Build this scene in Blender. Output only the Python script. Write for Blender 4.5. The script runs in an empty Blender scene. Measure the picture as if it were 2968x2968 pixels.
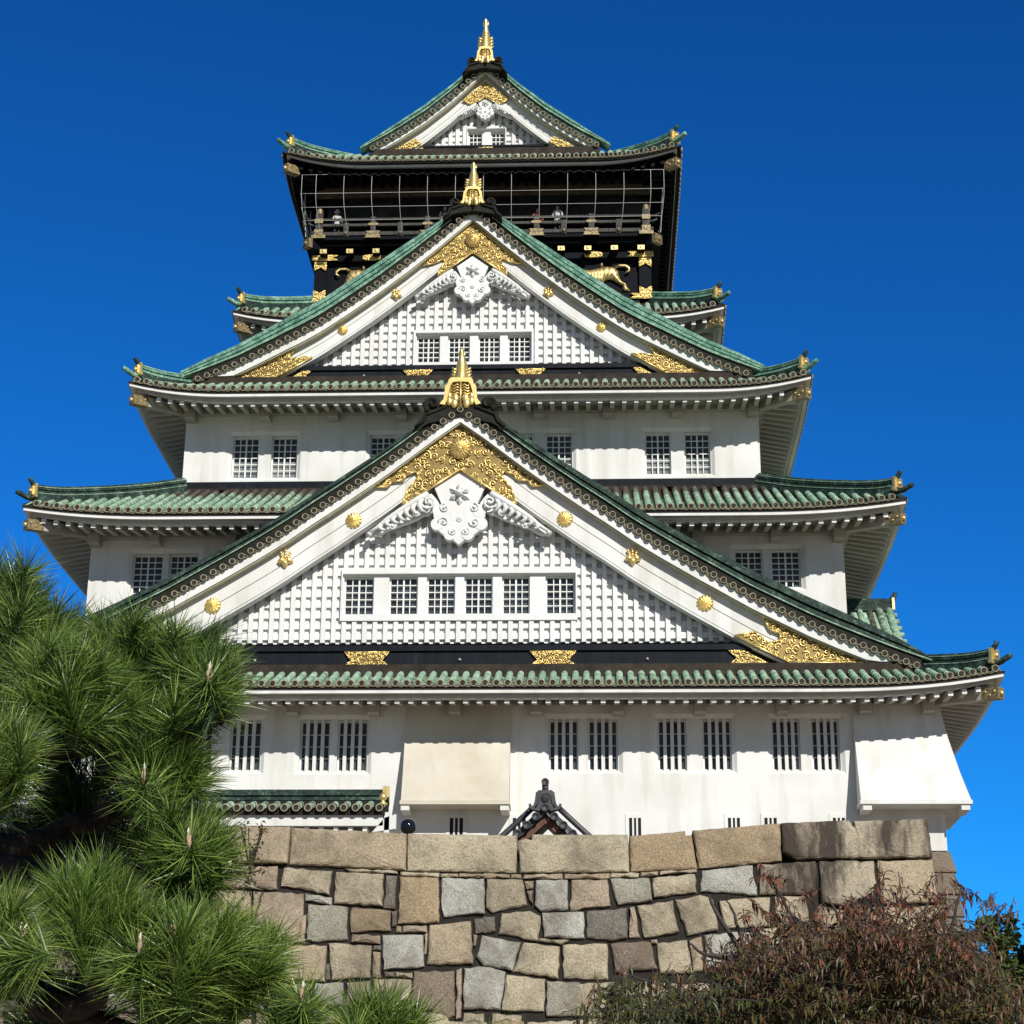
import bpy, math, random
from math import sin, cos, pi, radians as R, sqrt, atan2, hypot
from mathutils import Vector, Matrix
random.seed(7)
S = bpy.context.scene
COL = S.collection

# ------------------------------------------------------------------ camera, sky, sun, exposure
cam = bpy.data.cameras.new('camera'); cam_o = bpy.data.objects.new('camera', cam); COL.objects.link(cam_o)
cam.sensor_width = 36.0; cam.lens = 36.0*5560.5/2968.0
cam.clip_start = 0.1; cam.clip_end = 6000
PITCH, YAW, ROLL = 20.012, 2.655, 0.486
CAM = Vector((4.114, -58.574, 1.6))
cam_o.location = CAM
cam_o.rotation_mode = 'QUATERNION'
_q = (Matrix.Rotation(R(YAW), 3, 'Z') @ Matrix.Rotation(R(90+PITCH), 3, 'X') @ Matrix.Rotation(R(ROLL), 3, 'Z'))
cam_o.rotation_quaternion = _q.to_quaternion()
S.camera = cam_o

SUN_AZ, SUN_EL = 24.0, 33.5      # degrees to the right of the facade's normal, and up
sd = Vector((sin(R(SUN_AZ))*cos(R(SUN_EL)), -cos(R(SUN_AZ))*cos(R(SUN_EL)), sin(R(SUN_EL))))
W = bpy.data.worlds.new('World'); S.world = W; W.use_nodes = True
wn = W.node_tree.nodes; wl = W.node_tree.links
sky = wn.new('ShaderNodeTexSky'); sky.sky_type = 'NISHITA'; sky.sun_disc = False
sky.sun_elevation = R(SUN_EL); sky.sun_rotation = atan2(sd.x, sd.y)
sky.altitude = 0; sky.air_density = 1.0; sky.dust_density = 0.0; sky.ozone_density = 3.0
hs = wn.new('ShaderNodeMix'); hs.data_type = 'RGBA'; hs.blend_type = 'MULTIPLY'; hs.inputs[0].default_value = 1.0; hs.inputs[7].default_value = (0.06, 0.52, 0.95, 1)
gm = wn.new('ShaderNodeGamma'); gm.inputs[1].default_value = 1.32
wl.new(sky.outputs[0], gm.inputs[0]); wl.new(gm.outputs[0], hs.inputs[6]); 
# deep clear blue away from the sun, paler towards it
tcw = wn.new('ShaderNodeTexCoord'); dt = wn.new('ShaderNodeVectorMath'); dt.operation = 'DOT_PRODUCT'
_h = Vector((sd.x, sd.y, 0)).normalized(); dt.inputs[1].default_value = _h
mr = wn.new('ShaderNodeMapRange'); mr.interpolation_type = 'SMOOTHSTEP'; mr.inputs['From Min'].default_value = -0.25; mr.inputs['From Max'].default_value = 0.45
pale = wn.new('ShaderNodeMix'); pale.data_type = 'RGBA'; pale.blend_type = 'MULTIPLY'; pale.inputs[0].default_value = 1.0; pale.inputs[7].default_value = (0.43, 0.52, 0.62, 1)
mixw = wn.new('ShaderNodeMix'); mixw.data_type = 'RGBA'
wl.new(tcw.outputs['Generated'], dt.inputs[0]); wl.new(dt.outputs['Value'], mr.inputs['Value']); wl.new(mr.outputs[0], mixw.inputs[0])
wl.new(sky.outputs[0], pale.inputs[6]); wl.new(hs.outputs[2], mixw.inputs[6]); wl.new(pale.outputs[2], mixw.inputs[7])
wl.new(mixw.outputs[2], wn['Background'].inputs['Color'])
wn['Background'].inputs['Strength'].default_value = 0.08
sun = bpy.data.lights.new('sun', 'SUN'); sun.energy = 4.8; sun.angle = R(0.53); sun.color = (1.0, 0.965, 0.90)
sun_o = bpy.data.objects.new('sun', sun); COL.objects.link(sun_o)
sun_o.rotation_mode = 'QUATERNION'; sun_o.rotation_quaternion = sd.to_track_quat('Z', 'Y')
sun_o.location = (30, -60, 60)
S.view_settings.view_transform = 'Standard'; S.view_settings.look = 'None'
S.view_settings.exposure = 0.0; S.view_settings.gamma = 1.0
S.cycles.max_bounces = 6; S.cycles.diffuse_bounces = 3; S.cycles.glossy_bounces = 3
S.cycles.transparent_max_bounces = 8; S.cycles.use_denoising = True

# ------------------------------------------------------------------ materials
MATS = {}
class NT:
    def __init__(self, name):
        m = bpy.data.materials.new(name); m.use_nodes = True; self.m = m
        self.n = m.node_tree.nodes; self.l = m.node_tree.links; self.b = self.n['Principled BSDF']
        self.tc = self.n.new('ShaderNodeTexCoord'); MATS[name] = m
    def mapv(self, scale=(1,1,1)):
        mp = self.n.new('ShaderNodeMapping'); mp.inputs['Scale'].default_value = scale
        self.l.new(self.tc.outputs['Object'], mp.inputs['Vector']); return mp.outputs[0]
    def noise(self, scale, detail=4, rough=0.55, vec=None, dist=0.0):
        t = self.n.new('ShaderNodeTexNoise'); t.inputs['Scale'].default_value = scale
        t.inputs['Detail'].default_value = detail; t.inputs['Roughness'].default_value = rough
        t.inputs['Distortion'].default_value = dist
        self.l.new(vec if vec is not None else self.tc.outputs['Object'], t.inputs['Vector']); return t.outputs['Fac']
    def ramp(self, fac, stops):
        r = self.n.new('ShaderNodeValToRGB'); e = r.color_ramp.elements
        while len(e) < len(stops): e.new(0.5)
        for i, (p, c) in enumerate(stops):
            e[i].position = p; e[i].color = (c if len(c) == 4 else (*c, 1)) if not isinstance(c, (int, float)) else (c, c, c, 1)
        self.l.new(fac, r.inputs[0]); return r.outputs[0]
    def mix(self, fac, a, b, mode='MIX'):
        x = self.n.new('ShaderNodeMix'); x.data_type = 'RGBA'; x.blend_type = mode
        for sock, v in ((x.inputs[0], fac), (x.inputs[6], a), (x.inputs[7], b)):
            if isinstance(v, (int, float)): sock.default_value = v
            elif isinstance(v, tuple): sock.default_value = (*v, 1) if len(v) == 3 else v
            else: self.l.new(v, sock)
        return x.outputs[2]
    def attr(self, name='tint'):
        a = self.n.new('ShaderNodeAttribute'); a.attribute_name = name; return a.outputs['Fac']
    def math(self, op, a, b):
        x = self.n.new('ShaderNodeMath'); x.operation = op
        for s, v in zip(x.inputs, (a, b)):
            if isinstance(v, (int, float)): s.default_value = v
            else: self.l.new(v, s)
        return x.outputs[0]
    def col(self, c):
        if isinstance(c, tuple): self.b.inputs['Base Color'].default_value = (*c, 1)
        else: self.l.new(c, self.b.inputs['Base Color'])
        return self
    def pbr(self, rough=0.6, metal=0.0, spec=0.5):
        if isinstance(rough, (int, float)): self.b.inputs['Roughness'].default_value = rough
        else: self.l.new(rough, self.b.inputs['Roughness'])
        self.b.inputs['Metallic'].default_value = metal
        self.b.inputs['Specular IOR Level'].default_value = spec; return self
    def bump(self, h, strength=0.3, dist=0.02):
        b = self.n.new('ShaderNodeBump'); b.inputs['Strength'].default_value = strength
        b.inputs['Distance'].default_value = dist; self.l.new(h, b.inputs['Height'])
        self.l.new(b.outputs[0], self.b.inputs['Normal']); return self

def mk_plaster(name, c0, c1, streak):
    t = NT(name)
    big = t.noise(0.55, 5, 0.6); fine = t.noise(9, 4, 0.6)
    st = t.noise(1.0, 4, 0.6, t.mapv((2.2, 2.2, 0.22)))
    c = t.mix(t.ramp(big, [(0.35, 0.0), (0.7, 1.0)]), c0, c1)
    c = t.mix(t.math('MULTIPLY', t.ramp(st, [(0.5, 0.0), (0.75, 1.0)]), streak), c, (0.52, 0.49, 0.42))
    t.col(c).pbr(0.75, 0, 0.25).bump(fine, 0.12, 0.02)
mk_plaster('white_plaster', (0.76, 0.76, 0.74), (0.65, 0.65, 0.61), 0.65)
mk_plaster('stained_plaster', (0.66, 0.62, 0.53), (0.52, 0.46, 0.35), 0.75)
mk_plaster('lattice_white', (0.76, 0.76, 0.75), (0.70, 0.70, 0.68), 0.3)
mk_plaster('shaded_plaster', (0.46, 0.435, 0.375), (0.36, 0.34, 0.29), 0.3)  # white plaster darkened and browned, shade under the eaves painted in

def mk_copper(name, dark, mid, light, brown, thr, st=(0.36, 0.5, 0.62)):
    t = NT(name)
    n1 = t.noise(2.6, 6, 0.65); n2 = t.noise(11, 5, 0.7); n3 = t.noise(30, 3, 0.6)
    c = t.ramp(t.mix(0.5, n1, n2), [(st[0], dark), (st[1], mid), (st[2], light)])
    f = t.math('ADD', t.attr('tint'), t.math('MULTIPLY', t.math('SUBTRACT', t.noise(4.5, 5, 0.7), 0.5), 1.3))
    c = t.mix(t.ramp(f, [(thr, 0.0), (thr+0.3, 1.0)]), c, brown)
    t.col(c).pbr(0.68, 0.0, 0.22).bump(n3, 0.3, 0.01)
mk_copper('verdigris_copper', (0.10, 0.18, 0.115), (0.25, 0.385, 0.265), (0.50, 0.64, 0.50), (0.075, 0.06, 0.048), 0.42)
mk_copper('dark_copper', (0.010, 0.018, 0.015), (0.028, 0.055, 0.043), (0.17, 0.27, 0.21), (0.022, 0.020, 0.016), 0.60, (0.42, 0.54, 0.68))
mk_copper('bright_copper', (0.030, 0.085, 0.060), (0.12, 0.27, 0.20), (0.34, 0.54, 0.43), (0.05, 0.05, 0.04), 0.72, (0.38, 0.5, 0.64))

def simple(name, c, rough=0.6, metal=0.0, spec=0.5, var=0.25, scale=6, bump=0.1):
    t = NT(name); n = t.noise(scale, 5, 0.6)
    lo = tuple(v*(1-var) for v in c); hi = tuple(min(1, v*(1+var)) for v in c)
    t.col(t.ramp(n, [(0.3, lo), (0.7, hi)])).pbr(rough, metal, spec)
    if bump: t.bump(t.noise(scale*4, 3), bump, 0.01)
    return t
simple('brown_copper', (0.036, 0.027, 0.021), 0.7, spec=0.15, var=0.45, scale=3)
simple('verge_bronze', (0.017, 0.017, 0.013), 0.7, spec=0.15, var=0.45, scale=5)
simple('bronze_ring', (0.28, 0.25, 0.17), 0.6, 0.0, 0.3, var=0.4, scale=8)
simple('bronze_disc', (0.032, 0.027, 0.018), 0.65, 0.0, 0.2, var=0.5, scale=9)
simple('black_lacquer', (0.0055, 0.0065, 0.0095), 0.55, spec=0.06, var=0.3, scale=2, bump=0.03)
t = NT('dark_sill'); n = t.noise(1.2, 5, 0.65, t.mapv((3, 3, 0.3)))
t.col(t.ramp(n, [(0.35, (0.005, 0.007, 0.010)), (0.62, (0.010, 0.013, 0.018)), (0.85, (0.03, 0.034, 0.036))])).pbr(0.6, 0, 0.12)
simple('black_tile', (0.045, 0.046, 0.050), 0.5, var=0.45, scale=7)
simple('gold', (0.90, 0.68, 0.26), 0.36, 0.78, var=0.12, scale=5, bump=0.15)
simple('gold_dull', (0.70, 0.54, 0.23), 0.42, 0.75, var=0.25, scale=6, bump=0.2)
simple('aged_gilt', (0.26, 0.20, 0.10), 0.5, 0.3, var=0.55, scale=12, bump=0.5)
simple('gold_ground', (0.24, 0.165, 0.055), 0.5, 0.6, var=0.3, scale=6)
simple('olive_trim', (0.42, 0.40, 0.28), 0.5, 0.2, var=0.2)
simple('groove_dark', (0.05, 0.05, 0.05), 0.8, var=0.1)
simple('grille_white', (0.78, 0.78, 0.74), 0.6, var=0.06)
simple('frame_grey', (0.40, 0.39, 0.35), 0.6, var=0.1)
t = NT('window_glass'); t.col(t.ramp(t.noise(1.3, 2), [(0.35, (0.035, 0.042, 0.046)), (0.7, (0.085, 0.10, 0.11))])).pbr(0.12, 0, 0.35)
t = NT('window_blind'); t.col(t.ramp(t.noise(2.0, 2), [(0.3, (0.14, 0.16, 0.17)), (0.7, (0.30, 0.32, 0.30))])).pbr(0.12, 0, 0.5)
simple('dark_void', (0.008, 0.008, 0.008), 0.9, var=0.1, bump=0)
simple('dark_wood', (0.075, 0.058, 0.036), 0.6, var=0.5, scale=3)
simple('rail_grey', (0.060, 0.056, 0.052), 0.6, spec=0.2, var=0.25)
simple('wire_white', (0.62, 0.62, 0.58), 0.5, var=0.05, bump=0)

# ------------------------------------------------------------------ mesh helpers
class MB:
    def __init__(s): s.v = []; s.f = []; s.mi = []; s.sm = []; s.c = []; s.m = 0; s.smooth = False; s.tint = 0.0
    def V(s, p): s.v.append(tuple(p)); s.c.append(s.tint); return len(s.v)-1
    def F(s, idx): s.f.append(tuple(idx)); s.mi.append(s.m); s.sm.append(s.smooth)
    def quad(s, a, b, c, d): i = [s.V(p) for p in (a, b, c, d)]; s.F(i)
    def box(s, x0, x1, y0, y1, z0, z1):
        i = [s.V((x, y, z)) for z in (z0, z1) for y in (y0, y1) for x in (x0, x1)]
        for q in ((0,2,3,1),(4,5,7,6),(0,1,5,4),(2,6,7,3),(0,4,6,2),(1,3,7,5)): s.F([i[k] for k in q])
    def obox(s, c, ax, ay, az):      # oriented box, half-axis vectors
        c, ax, ay, az = map(Vector, (c, ax, ay, az))
        i = [s.V(c + ax*x + ay*y + az*z) for z in (-1, 1) for y in (-1, 1) for x in (-1, 1)]
        for q in ((0,2,3,1),(4,5,7,6),(0,1,5,4),(2,6,7,3),(0,4,6,2),(1,3,7,5)): s.F([i[k] for k in q])
    def prism(s, poly, y0, y1):      # (x,z) outline extruded along y, front at y0
        a = sum(poly[i][0]*poly[(i+1) % len(poly)][1]-poly[(i+1) % len(poly)][0]*poly[i][1] for i in range(len(poly)))
        if a < 0: poly = poly[::-1]
        n = len(poly)
        f = [s.V((x, y0, z)) for x, z in poly]; b = [s.V((x, y1, z)) for x, z in poly]
        s.F(f); s.F(b[::-1])
        for k in range(n): s.F((f[k], b[k], b[(k+1) % n], f[(k+1) % n]))
    def rings(s, rings, closed=True, cap=True):
        idx = [[s.V(p) for p in r] for r in rings]; n = len(rings[0])
        for a, b in zip(idx, idx[1:]):
            for k in range(n if closed else n-1):
                s.F((a[k], a[(k+1) % n], b[(k+1) % n], b[k]))
        if cap and closed: s.F(idx[0][::-1]); s.F(idx[-1])
    def tube(s, pts, r, n=6, cap=True):
        pts = [Vector(p) for p in pts]; m = len(pts); rr = r if isinstance(r, (list, tuple)) else [r]*m
        rings = []; up = None
        for k in range(m):
            d = (pts[min(k+1, m-1)]-pts[max(k-1, 0)])
            d = d.normalized() if d.length > 1e-9 else Vector((0, 0, 1))
            if up is None:
                up = Vector((0, 1, 0)) if abs(d.y) < 0.9 else Vector((1, 0, 0))
            e1 = d.cross(up); 
            if e1.length < 1e-6: e1 = d.cross(Vector((1, 0.3, 0.2)))
            e1.normalize(); e2 = e1.cross(d)
            up = e2
            rings.append([pts[k]+(e1*cos(2*pi*j/n)+e2*sin(2*pi*j/n))*rr[k] for j in range(n)])
        s.rings(rings, True, cap)
    def lathe(s, c, prof, n=16, axis='z', a0=0):
        c = Vector(c); rings = []
        for r, h in prof:
            ring = []
            for j in range(n):
                a = a0+2*pi*j/n
                if axis == 'z': p = Vector((r*cos(a), r*sin(a), h))
                elif axis == 'y': p = Vector((r*cos(a), h, r*sin(a)))
                else: p = Vector((h, r*cos(a), r*sin(a)))
                ring.append(c+p)
            rings.append(ring)
        s.rings(rings)
    def ball(s, c, r, n=8, sy=1.0, sx=1.0, sz=1.0):
        c = Vector(c); rings = []
        for i in range(1, n//2+2):
            t = -pi/2+pi*(i-0.5)/(n//2+1)
            rings.append([c+Vector((sx*r*cos(t)*cos(2*pi*j/n), sy*r*cos(t)*sin(2*pi*j/n), sz*r*sin(t))) for j in range(n)])
        s.rings(rings)
    def build(s, name, mats, parent=None):
        me = bpy.data.meshes.new(name); me.from_pydata(s.v, [], s.f)
        for m in (mats if isinstance(mats, (list, tuple)) else [mats]): me.materials.append(MATS[m])
        me.polygons.foreach_set('material_index', s.mi); me.polygons.foreach_set('use_smooth', s.sm)
        if any(s.c):
            at = me.attributes.new('tint', 'FLOAT', 'POINT'); at.data.foreach_set('value', s.c)
        me.update()
        o = bpy.data.objects.new(name, me); COL.objects.link(o)
        if parent is not None: o.parent = parent
        return o
def empty(name, loc=(0, 0, 0)):
    o = bpy.data.objects.new(name, None); COL.objects.link(o); o.location = loc; o.empty_display_size = 0.3; return o
def tag(o, label=None, cat=None, group=None, kind=None):
    for k, v in (('label', label), ('category', cat), ('group', group), ('kind', kind)):
        if v: o[k] = v
    return o
def interp(tab, x):
    if x <= tab[0][0]: return tab[0][1]
    for (a, b), (c, d) in zip(tab, tab[1:]):
        if x <= c: return b+(d-b)*(x-a)/(c-a)
    (a, b), (c, d) = tab[-2], tab[-1]; return d+(d-b)*(x-c)/(c-a)
def inpoly(p, poly):
    x, z = p; r = False; n = len(poly)
    for i in range(n):
        (x0, z0), (x1, z1) = poly[i], poly[(i+1) % n]
        if (z0 > z) != (z1 > z) and x < (x1-x0)*(z-z0)/(z1-z0)+x0: r = not r
    return r
def edged(p, poly):
    x, z = p; best = 1e9; n = len(poly)
    for i in range(n):
        (x0, z0), (x1, z1) = poly[i], poly[(i+1) % n]
        dx, dz = x1-x0, z1-z0; L = dx*dx+dz*dz
        t = 0 if L == 0 else max(0, min(1, ((x-x0)*dx+(z-z0)*dz)/L))
        best = min(best, hypot(x-x0-t*dx, z-z0-t*dz))
    return best
def mirror(poly): return [(-x, z) for x, z in poly]
def relief(mb, poly, y, h, res, rim=0.5, fn=None):   # cushion-shaped relief standing out of the plane y
    xs = [p[0] for p in poly]; zs = [p[1] for p in poly]
    x0, z0 = min(xs), min(zs); nx = int((max(xs)-x0)/res)+2; nz = int((max(zs)-z0)/res)+2
    g = {}
    for i in range(nx):
        for j in range(nz):
            p = (x0+i*res, z0+j*res)
            if inpoly(p, poly):
                d = edged(p, poly); t = min(1, d/rim)
                hh = h*sqrt(max(0, 1-(1-t)**2))
                if fn: hh += fn(p, d)
                g[i, j] = mb.V((p[0], y-hh, p[1]))
    for i in range(nx):
        for j in range(nz):
            q = ((i, j), (i+1, j), (i+1, j+1), (i, j+1))
            k = [g[a] for a in q if a in g]
            if len(k) >= 3: mb.F(k)
def spiral(mb, cx, cz, y, r, turns, a0, d=1, w=0.02, steps=14, taper=True):
    pts = []; rr = []
    for k in range(steps+1):
        t = k/steps; a = a0+d*2*pi*turns*t; q = r*(1-0.85*t)
        pts.append((cx+q*cos(a), y-0.25*w*t*3, cz+q*sin(a))); rr.append(w*(1-0.35*t) if taper else w)
    mb.tube(pts, rr, 5)
    mb.ball(pts[-1], w*1.6, 6)
def scrollwork(mb, poly, y, r, w, seed, balls=True):
    """gold foliage: an outline bead, close-set curls and buds, standing on a plate"""
    rnd = random.Random(seed)
    xs = [p[0] for p in poly]; zs = [p[1] for p in poly]
    pts = []
    for _ in range(1800):
        p = (rnd.uniform(min(xs), max(xs)), rnd.uniform(min(zs), max(zs)))
        if not inpoly(p, poly): continue
        d = edged(p, poly)
        if d < r*0.28: continue
        rr = min(r, d*1.05)*rnd.uniform(0.75, 1)
        if all(hypot(p[0]-a, p[1]-b) > 0.78*(rr+c) for a, b, c in pts): pts.append((p[0], p[1], rr))
    for k, (a, b, c) in enumerate(pts):
        ph = rnd.uniform(0, 2*pi)
        spiral(mb, a, b, y-w*0.8, c, 1.25, ph, 1 if k % 2 else -1, w*min(1, 0.5+c/r*0.6))
        if balls:
            an = ph+rnd.uniform(1, 4); mb.ball((a+c*1.15*cos(an), y-w, b+c*1.15*sin(an)), w*1.7, 6)
def outline(mb, poly, y, w, closed=True):
    p = [(x, y, z) for x, z in poly]
    if closed: p.append(p[0])
    for a, b in zip(p, p[1:]): mb.tube((a, b), w, 5)
def gold_plate(name, poly, y, r, w, seed, parent, edge=None):
    mb = MB(); mb.m = 1; mb.prism(poly, y-0.02, y+0.03); mb.m = 0; mb.smooth = True
    scrollwork(mb, poly, y-0.02, r, w, seed); outline(mb, poly, y-0.025, edge or w*0.9)
    return mb.build(name, ['gold', 'gold_ground'], parent)
def flower(mb, cx, cz, y, r, n=16, h=0.06):
    rings = []; N = n*6
    for q in (1.0, 0.97, 0.85, 0.6, 0.32, 0.22):
        ring = []
        for j in range(N):
            a = 2*pi*j/N; ridge = abs(sin(n/2*a))
            rad = r*q*(1-0.09*(1-ridge)**2 if q > 0.8 else 1)
            hh = h*(0.15 if q == 1.0 else (0.45+0.55*ridge)*(0.7 if q > 0.95 else 1)*(1-0.25*(q-0.3)))
            ring.append((cx+rad*cos(a), y-hh, cz+rad*sin(a)))
        rings.append(ring)
    mb.rings(rings, True, False); mb.F([mb.V(p) for p in rings[-1]][::-1])
    mb.ball((cx, y-h*0.8, cz), r*0.2, 10, 0.5)

# ------------------------------------------------------------------ setting: ground
def ground():
    mb = MB()
    mb.quad((-3000, -3000, 0), (3000, -3000, 0), (3000, 3000, 0), (-3000, 3000, 0))
    t = simple('gravel', (0.24, 0.195, 0.145), 0.9, var=0.25, scale=3, bump=0.3)
    o = mb.build('ground', 'gravel'); tag(o, kind='structure')
    mb = MB(); mb.box(-60, 8.9, -29.0, -6.0, 0.02, 5.75); mb.box(-60, 16, -6.0, 90, 0.02, 5.75)
    o = mb.build('terrace', 'gravel'); tag(o, kind='structure')
ground()

# ------------------------------------------------------------------ the castle tower
YC = 10.0
tower = empty('castle_tower', (0, -4.2, 11.2))
tag(tower, 'white five storey castle tower with green tiled roofs and gold fittings on its gables', 'castle')
class Shift:                      # parts are modelled in world coordinates, their Empty sits at the tower's foot
    pass
OFF = Vector((0, -4.2, 11.2))
def part(mb, name, mats, parent=None):
    o = mb.build(name, mats, parent if parent is not None else tower)
    if parent is None: o.location = -OFF
    return o

REST = MB()                       # rafters past the hundred that show largest
FRONT_RAFTERS = []

class Tier:
    def __init__(s, ex, ey, zc, amp, st, pw, af, bf, a_s, bs, vf, vs, wall_x, wall_y, mats, brown=0, black=False, sp=0.318, vband=None, xband=0, cut=0):
        s.__dict__.update(locals())
        s.hy = YC-ey
    def up(s, q):                 # eave upturn, q = 0 at mid-side, 1 at the corner
        q = (abs(q)-s.st)/(1-s.st); return s.amp*q**s.pw if q > 0 else 0.0
    def z(s, side, u, U, v):
        q = min(1, abs(u)/max(0.1, U-max(v, 0)))
        e = s.up(min(1.02, abs(u)/U)) if v < 0.02 else s.up(q)
        fade = max(0, 1-max(0, v)/3.2)**1.4
        if side == 'front' or side == 'back':
            t = min(1, max(0, (abs(u)/U-0.68)/0.25)); t = t*t*(3-2*t)
            a = s.af+(s.a_s-s.af)*t; b = s.bf+(s.bs-s.bf)*t
        else: a, b = s.a_s, s.bs
        return s.zc+e*fade+a*v+b*v*v
    def P(s, side, u, v, z):
        if side == 'front': return (u, s.ey+v, z)
        if side == 'back': return (-u, YC+s.hy-v, z)
        if side == 'right': return (s.ex-v, YC+u, z)
        return (-s.ex+v, YC-u, z)
    def U(s, side): return s.ex if side in ('front', 'back') else s.hy

def tile_side(T, side, mb, fine=True):
    U = T.U(side); rnd = random.Random(int(U*100)+len(side))
    n = int(2*U/T.sp); n -= (n+1) % 2
    us = [(i-(n-1)/2)*T.sp for i in range(n)]
    vlim = T.vf if side in ('front', 'back') else T.vs
    r = 0.098
    def vm_of(u):
        vm = U-abs(u)-0.05
        if side == 'front' and T.vband and abs(u) < T.xband: vm = min(vm, T.vband)
        return max(0.22, min(vlim, vm))
    nseg = 7
    for u in us:
        if side == 'front' and abs(u) < T.cut: continue
        vm = vm_of(u); seg = 0.34; v = 0.0; rings = []; tt = []
        rowt = rnd.uniform(-0.12, 0.12)
        while v < vm-0.02:
            v2 = min(vm, v+seg); jit = rowt+rnd.uniform(-0.16, 0.16)
            for vv, rr in ((v, r), (v2, r*0.88)):
                z = T.z(side, u, U, vv)
                rings.append([T.P(side, u-rr*cos(pi*(-0.12+1.24*j/(nseg-1))), vv, z+rr*sin(pi*(-0.12+1.24*j/(nseg-1)))) for j in range(nseg)])
                fr = vv/max(0.5, vlim)
                tt.append(0.2+jit+(T.brown*max(0, (fr-0.45)/0.5) if T.brown else 0))
            v = v2
        mb.m = 0; mb.smooth = True
        for k in range(len(rings)-1):
            mb.tint = tt[k]; idx = []
            for ring in (rings[k], rings[k+1]): idx.append([mb.V(p) for p in ring])
            for j in range(nseg-1): mb.F((idx[0][j], idx[0][j+1], idx[1][j+1], idx[1][j]))
        # round end tile with its rim
        z = T.z(side, u, U, 0); N = 14 if fine else 8
        def ring(rr, vv): return [T.P(side, u+rr*cos(2*pi*j/N), vv, z+rr*sin(2*pi*j/N)) for j in range(N)]
        mb.tint = rnd.uniform(-0.2, 0.2); mb.m = 1; mb.rings([ring(0.104, 0.06), ring(0.108, -0.035), ring(0.082, -0.045), ring(0.074, -0.02)], True, False)
        mb.m = 2; mb.smooth = False
        mb.F([mb.V(p) for p in ring(0.075, -0.02)])
        if fine: mb.lathe(T.P(side, u, -0.02, z), [(0.036, -0.012), (0.026, 0.01)], 8, 'y' if side in ('front', 'back') else 'x')
    # flat tiles between the rolls
    for u0, u1 in zip(us, us[1:]):
        if side == 'front' and abs(u0+u1)/2 < T.cut: continue
        um = (u0+u1)/2; vm = vm_of(um if abs(um) > 0.01 else 0); st = 0.155; v = 0.0
        w = (u1-u0)/2-0.05; NN = 5
        mb.m = 0; mb.smooth = False
        jit = rnd.uniform(-0.1, 0.25)
        while v < vm-0.02:
            v2 = min(vm, v+st); fr = v/max(0.5, vlim)
            mb.tint = 0.40+jit+rnd.uniform(-0.1, 0.1)+(T.brown*max(0, (fr-0.4)/0.5) if T.brown else 0)  # higher base tint than the rolls, groove shade put into the colour
            rr = []
            for vv, dz in ((v, 0.0), (v, -0.028), (v2, -0.008)):
                rr.append([mb.V(T.P(side, um+w*(2*j/(NN-1)-1), vv, T.z(side, um, U, vv)-0.03+dz-0.07*(1-(2*j/(NN-1)-1)**2))) for j in range(NN)])
            for j in range(NN-1):
                mb.F((rr[0][j], rr[0][j+1], rr[2][j+1], rr[2][j]))
                if v > 0: pass
            v = v2
        # hanging lip of the eave tile
        z = T.z(side, um, U, 0); mb.m = 2; a = []; b = []; c = []
        for j in range(7):
            q = 2*j/6-1; uu = um+w*1.05*q
            a.append(mb.V(T.P(side, uu, -0.012, z-0.01-0.045*(1-q*q))))
            b.append(mb.V(T.P(side, uu, -0.016, z-0.062-0.048*(1-q*q))))
        for j in range(6): mb.F((a[j], b[j], b[j+1], a[j+1]))
        if fine:
            mb.m = 1; mb.smooth = True
            mb.tube([T.P(side, um+w*1.05*(2*j/6-1), -0.02, z-0.02-0.05*(1-(2*j/6-1)**2)) for j in range(7)], 0.012, 4, False)
            mb.tube([T.P(side, um+w*1.05*(2*j/6-1), -0.022, z-0.064-0.048*(1-(2*j/6-1)**2)) for j in range(7)], 0.011, 4, False)
            mb.smooth = False
    # boarding under the tiles
    mb.m = 3; mb.tint = 0; K = 40; prev = None
    for i in range(K+1):
        s_ = 2*i/K-1; col = []
        for k in range(6):
            q = k/5; v = 0.02+(vlim-0.02)*q
            if side == 'front' and T.vband and abs(s_)*U < T.xband: v = 0.02+(T.vband-0.02)*q
            u = s_*(U-v)
            col.append(mb.V(T.P(side, u, v, T.z(side, u, U, v)-0.11)))
        u = s_*(U-0.02); col.insert(0, mb.V(T.P(side, u, 0.02, T.z(side, u, U, 0)-0.16)))
        col.insert(0, mb.V(T.P(side, s_*(U-0.5), 0.5, T.z(side, u, U, 0)-0.16)))
        if prev and not (side == 'front' and abs(s_)*U < T.cut):
            for k in range(len(col)-1): mb.F((prev[k], col[k], col[k+1], prev[k+1]))
        prev = col

def eave_sweep(T, side, mb, v0, v1, d0, d1, K=44):
    U = T.U(side); prev = None
    for i in range(K+1):
        s_ = 2*i/K-1; s_ = s_*(1.0 if abs(s_) > 0 else 1)
        e = T.zc+T.up(s_)
        ring = [mb.V(T.P(side, s_*(U-v), v, e+d)) for v, d in ((v0, d0), (v1, d0), (v1, d1), (v0, d1))]
        if prev and not (side == 'front' and abs(s_)*U < T.cut):
            for k in range(4): mb.F((prev[k], ring[k], ring[(k+1) % 4], prev[(k+1) % 4]))
        prev = ring

def soffit(T, side, mb, vw):
    U = T.U(side); K = 44; prev = None
    for i in range(K+1):
        s_ = 2*i/K-1; e = T.zc+T.up(s_)
        col = []
        for q in (0, 0.5, 1):
            v = 0.2+(vw-0.2)*q; fade = (1-q)
            col.append(mb.V(T.P(side, s_*(U-v), v, T.zc+T.up(s_)*fade-0.33+0.2*(v-0.3))))
        if prev:
            for k in range(2): mb.F((prev[k], col[k], col[k+1], prev[k+1]))
        prev = col

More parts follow.
